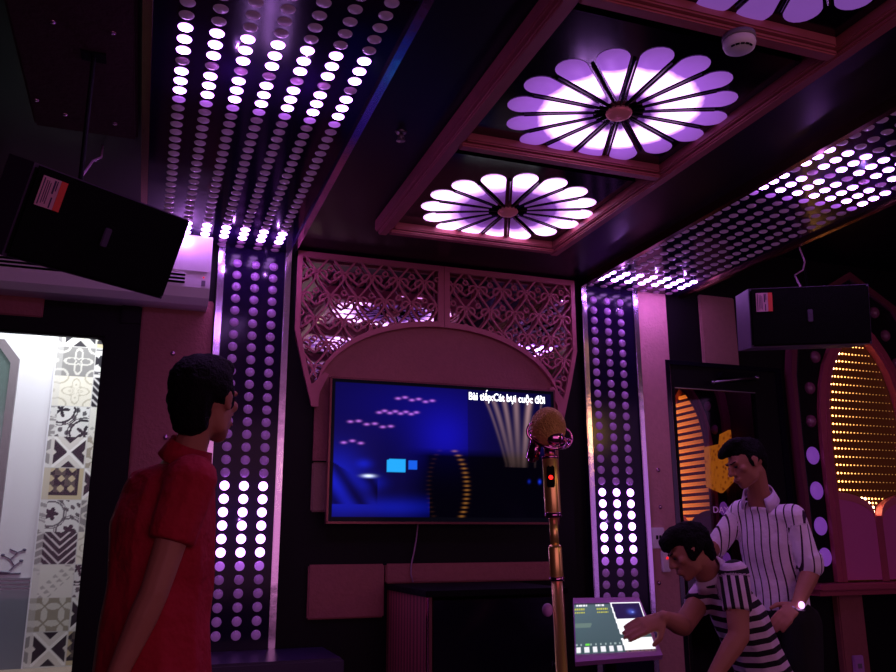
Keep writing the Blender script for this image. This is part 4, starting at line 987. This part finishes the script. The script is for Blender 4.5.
# man in red, back to the camera
f = V((sin(R_(70)), cos(R_(70)), 0)); r = V((f.y, -f.x, 0))
hd = V((.163, 2.635, 1.582))
person('man in red polo shirt standing with his back turned, watching the television', (.09, 2.66, 0), (hd, (41, 3, 0, 1.14)), V((.125, 2.655, 1.425)),
       [V((.128, 2.505, 1.335)), V((.06, 2.82, 1.335))],
       dict(f=f, hup=Z_, secs=[(V((.062, 2.66, .94)), .180, .150, .05, Z_), (V((.072, 2.66, 1.05)), .165, .150, .06, Z_), (V((.064, 2.66, 1.22)), .178, .148, .07, Z_), (V((.076, 2.66, 1.335)), .165, .124, .06, Z_)]),
       [(V((.052, 2.475, 1.035)), V((-.035, 2.50, .80))), (V((.07, 2.89, 1.05)), V((.075, 2.88, .82)))],
       [(None, (-.45, .05, -1), (-.3, -1, .1), -1, .5), (None, (.1, -.05, -1), (.2, 1, .1), 1, .5)],
       [(V((.09, 2.575, .86)), V((.10, 2.57, .47)), V((.07, 2.57, .09))), (V((.05, 2.75, .86)), V((.07, 2.76, .47)), V((.04, 2.76, .09)))],
       dict(m='redshirt', collar='redshirt', hem=(V((.066, 2.66, .79)), .200, .160, Z_), t=(.56, .56), rs=(.076, .076), rh=(.066, .066)),
       (V((.06, 2.66, .92)), .158, .130), short)

# standing man in the pin striped shirt
f = V((-.9, -.45, 0)).normalized(); r = V((f.y, -f.x, 0))
hd = V((2.602, 3.183, 1.502)); ce = V((2.75, 3.24, 1.1))
Ls, Rs = V((2.782, 3.115, 1.268)), V((2.682, 3.345, 1.295)); Le, Lw = V((2.825, 3.085, 1.03)), V((2.70, 3.055, .885)); Re, Rw = V((2.575, 3.415, 1.13)), V((2.41, 3.34, 1.095))
def pinc(p):
    for S, E_ in ((Ls, Le), (Rs, Re)):
        ax = E_-S; t = (p-S).dot(ax)/ax.length_squared; dd = (p-S-ax*t).length
        if t > .18 and dd < .075 and (p-V((2.76, 3.25, p.z))).dot(r)*(1 if S is Rs else -1) > .115: return (p-S).dot((f*.75+r*.6))
    return (p-ce).dot(r)+.004*sin(p.z*22)
def std_extra(root, T, rm):
    MB().ring(Lw, .031, .007, (1, 0, 0), (0, .8, .6), 20, 8).build('bracelet', M['steel'], root, True)
    MB().ball(Lw+V((-.005, -.034, .006)), (.014, .012, .016), 12, 8).build('watch_face', mat('bright_watch', h(240, 200, 250), .2, emit=(.8, .4, 1), es=2.2), root, True)
    pk = Rm_ = None
person('man in thin striped light shirt standing by the door, looking down', (2.77, 3.25, 0), (hd, (-83, -20, 4, .94)), V((2.692, 3.222, 1.355)), [Ls, Rs],
       dict(f=f, hup=Z_, secs=[(V((2.785, 3.27, .90)), .140, .105, .05, Z_), (V((2.78, 3.265, .99)), .138, .102, .05, Z_), (V((2.755, 3.245, 1.15)), .150, .108, .07, Z_), (V((2.735, 3.232, 1.272)), .132, .080, .045, Z_)]),
       [(Le, Lw), (Re, Rw)],
       [(None, (-.85, -.1, -.45), (-.35, -.75, .6), 1, .55), (None, (-1, -.2, -.1), (0, 0, 1), -1, .3)],
       [(V((2.83, 3.19, .80)), V((2.80, 3.16, .44)), V((2.85, 3.18, .09))), (V((2.74, 3.35, .80)), V((2.70, 3.34, .44)), V((2.76, 3.37, .09)))],
       dict(m='pin', collar='pincol', hem=(V((2.788, 3.275, .845)), .145, .108, Z_), t=(1.0, 1.02), rs=(.056, .056), rh=(.053, .053), coord=pinc,
            folds=[([Le+V((0, 0, .02)), Le+V((0, 0, .045))], [.057, .057])]),
       (V((2.785, 3.27, .86)), .138, .104), swept, True, std_extra)

# crouching man in the banded polo shirt
f = V((-.947, .32, 0)).normalized(); r = V((f.y, -f.x, 0))
Ls, Rs = V((2.215, 2.83, 1.035)), V((2.285, 3.08, .985)); Le, Lw = V((2.175, 2.785, .81)), V((2.045, 2.79, .665)); Re, Rw = V((2.045, 2.955, .835)), V((1.838, 2.775, .888))
hipc = V((2.47, 3.0, .56)); shc = V((2.24, 2.955, 1.01)); up = (shc-hipc).normalized(); u1 = (up*.7+Z_*.3).normalized()
hd = V((2.082, 2.93, 1.117))
def bandc(p):
    for S, E_, rr_ in ((Ls, Le, r), (Rs, Re, r)):
        ax = E_-S; t = (p-S).dot(ax)/ax.length_squared; dd = (p-S-ax*t).length
        if t > .05 and dd < .078 and (p-shc).dot(r)*(-1 if S is Ls else 1) > .085: return ((p-S).dot((V((.75, -.64, .1)))))*1.55
    return (p-hipc).dot((up*.45+Z_*.75).normalized())
person('man in black and white banded polo crouching and reaching to the touch screen', (2.4, 2.95, 0), (hd, (-66, -26, 0, .9)), V((2.17, 2.948, 1.04)), [Ls, Rs],
       dict(f=f, hup=(up*.5+Z_*.5), secs=[(V((2.462, 2.995, .60)), .150, .112, .05, up), (V((2.40, 2.98, .71)), .145, .108, .05, up), (V((2.32, 2.965, .865)), .155, .112, .06, up), (V((2.25, 2.955, .975)), .132, .082, .05, up)]),
       [(Le, Lw), (Re, Rw)],
       [(None, (-.85, .1, -.45), (-.3, -.5, .85), 1, .5), (None, (-.937, .16, -.31), (-.324, -.731, .6), -1, .16)],
       [(V((2.45, 2.91, .53)), V((2.06, 2.80, .56)), V((2.26, 2.84, .09))), (V((2.47, 3.09, .53)), V((2.12, 3.11, .54)), V((2.31, 3.13, .09)))],
       dict(m='bandw', collar='collarw', hem=(V((2.505, 3.0, .53)), .155, .118, up), t=(.60, .55), rs=(.058, .056), rh=(.058, .056), coord=bandc),
       (V((2.475, 2.995, .57)), .142, .108), fringe)

# ------------------------------------------------------------------ light
def area(name, loc, target, size, energy, color, sy=None):
    l = bpy.data.lights.new(name, 'AREA'); l.energy = energy; l.color = color; l.size = size
    if sy: l.shape = 'RECTANGLE'; l.size_y = sy
    o = bpy.data.objects.new(name, l); col.objects.link(o); o.location = loc; o.rotation_euler = (V(target)-V(loc)).to_track_quat('-Z', 'Y').to_euler(); return o
def point(name, loc, energy, color, rad=.05):
    l = bpy.data.lights.new(name, 'POINT'); l.energy = energy; l.color = color; l.shadow_soft_size = rad
    o = bpy.data.objects.new(name, l); col.objects.link(o); o.location = loc; return o
area('bathroom_ceiling_light', (-.55, 5.35, 2.88), (-.55, 5.45, 0), .5, 21, (1, 1, 1))
area('pink_fill_light', (1.4, -2.95, 1.65), (1.6, 4.6, 1.65), 6.5, 44, (1, .36, .72), 2.4)  # added unseen fill for the pink ambient tone
area('violet_fill_light', (6.25, 1.0, 1.6), (2.6, 3.6, 1.4), 3.6, 16, (.78, .30, 1), 2.4)  # added unseen violet fill from the right side
area('amber_glint_light', (5.56, -.5, 2.55), (.8, 1.57, 1.2), .3, 6, (1, .52, .10), .4)  # added stand-in for a gold arch opposite, placed for microphone and strip glints
for q, (x, y, z, e) in enumerate([(.12, 4.44, 2.73, .7), (.36, 4.44, 2.73, .9), (.6, 4.44, 2.73, .9), (2.8, 4.44, 2.73, .9), (3.05, 4.44, 2.73, 1.1), (3.27, 4.44, 2.73, 1.3), (.2, 2.78, 2.7, .8), (.45, 2.78, 2.7, .8), (2.85, 2.78, 2.7, .8), (3.1, 2.78, 2.7, .8), (.515, 1.28, .0, 0), (.515, 1.28, 0, 0)]):
    if e: point('led_boost_light', (x, y, z), e, (.58, .20, 1), 0)  # added unseen points boosting the glow of the lit ceiling lenses
for x, e in ((.515, .45), (2.81, .45)): point('led_boost_light', (x, 4.55, 1.28), e, (.58, .2, 1), 0)  # same added boost in front of the lit pilaster lenses
point('warm_fill_light', (1.7, .1, 1.9), 3.2, (1, .78, .45), .08)  # added unseen warm fill to brighten the gold microphone
point('corridor_fill_light', (4.1, 5.25, 2.4), 1.5, (.6, .2, 1), .05)  # added unseen violet point lighting the arch copy behind the pane
w = bpy.data.worlds.new('world'); sc.world = w; w.use_nodes = True
w.node_tree.nodes['Background'].inputs[0].default_value = (.03, .012, .03, 1); w.node_tree.nodes['Background'].inputs[1].default_value = .4
sc.view_settings.view_transform = 'Standard'; sc.view_settings.look = 'None'; sc.view_settings.exposure = 0; sc.view_settings.gamma = 1
sc.cycles.max_bounces = 7; sc.cycles.diffuse_bounces = 3; sc.cycles.glossy_bounces = 4; sc.cycles.transparent_max_bounces = 8; sc.cycles.sample_clamp_indirect = 6
sc.cycles.use_denoising = True
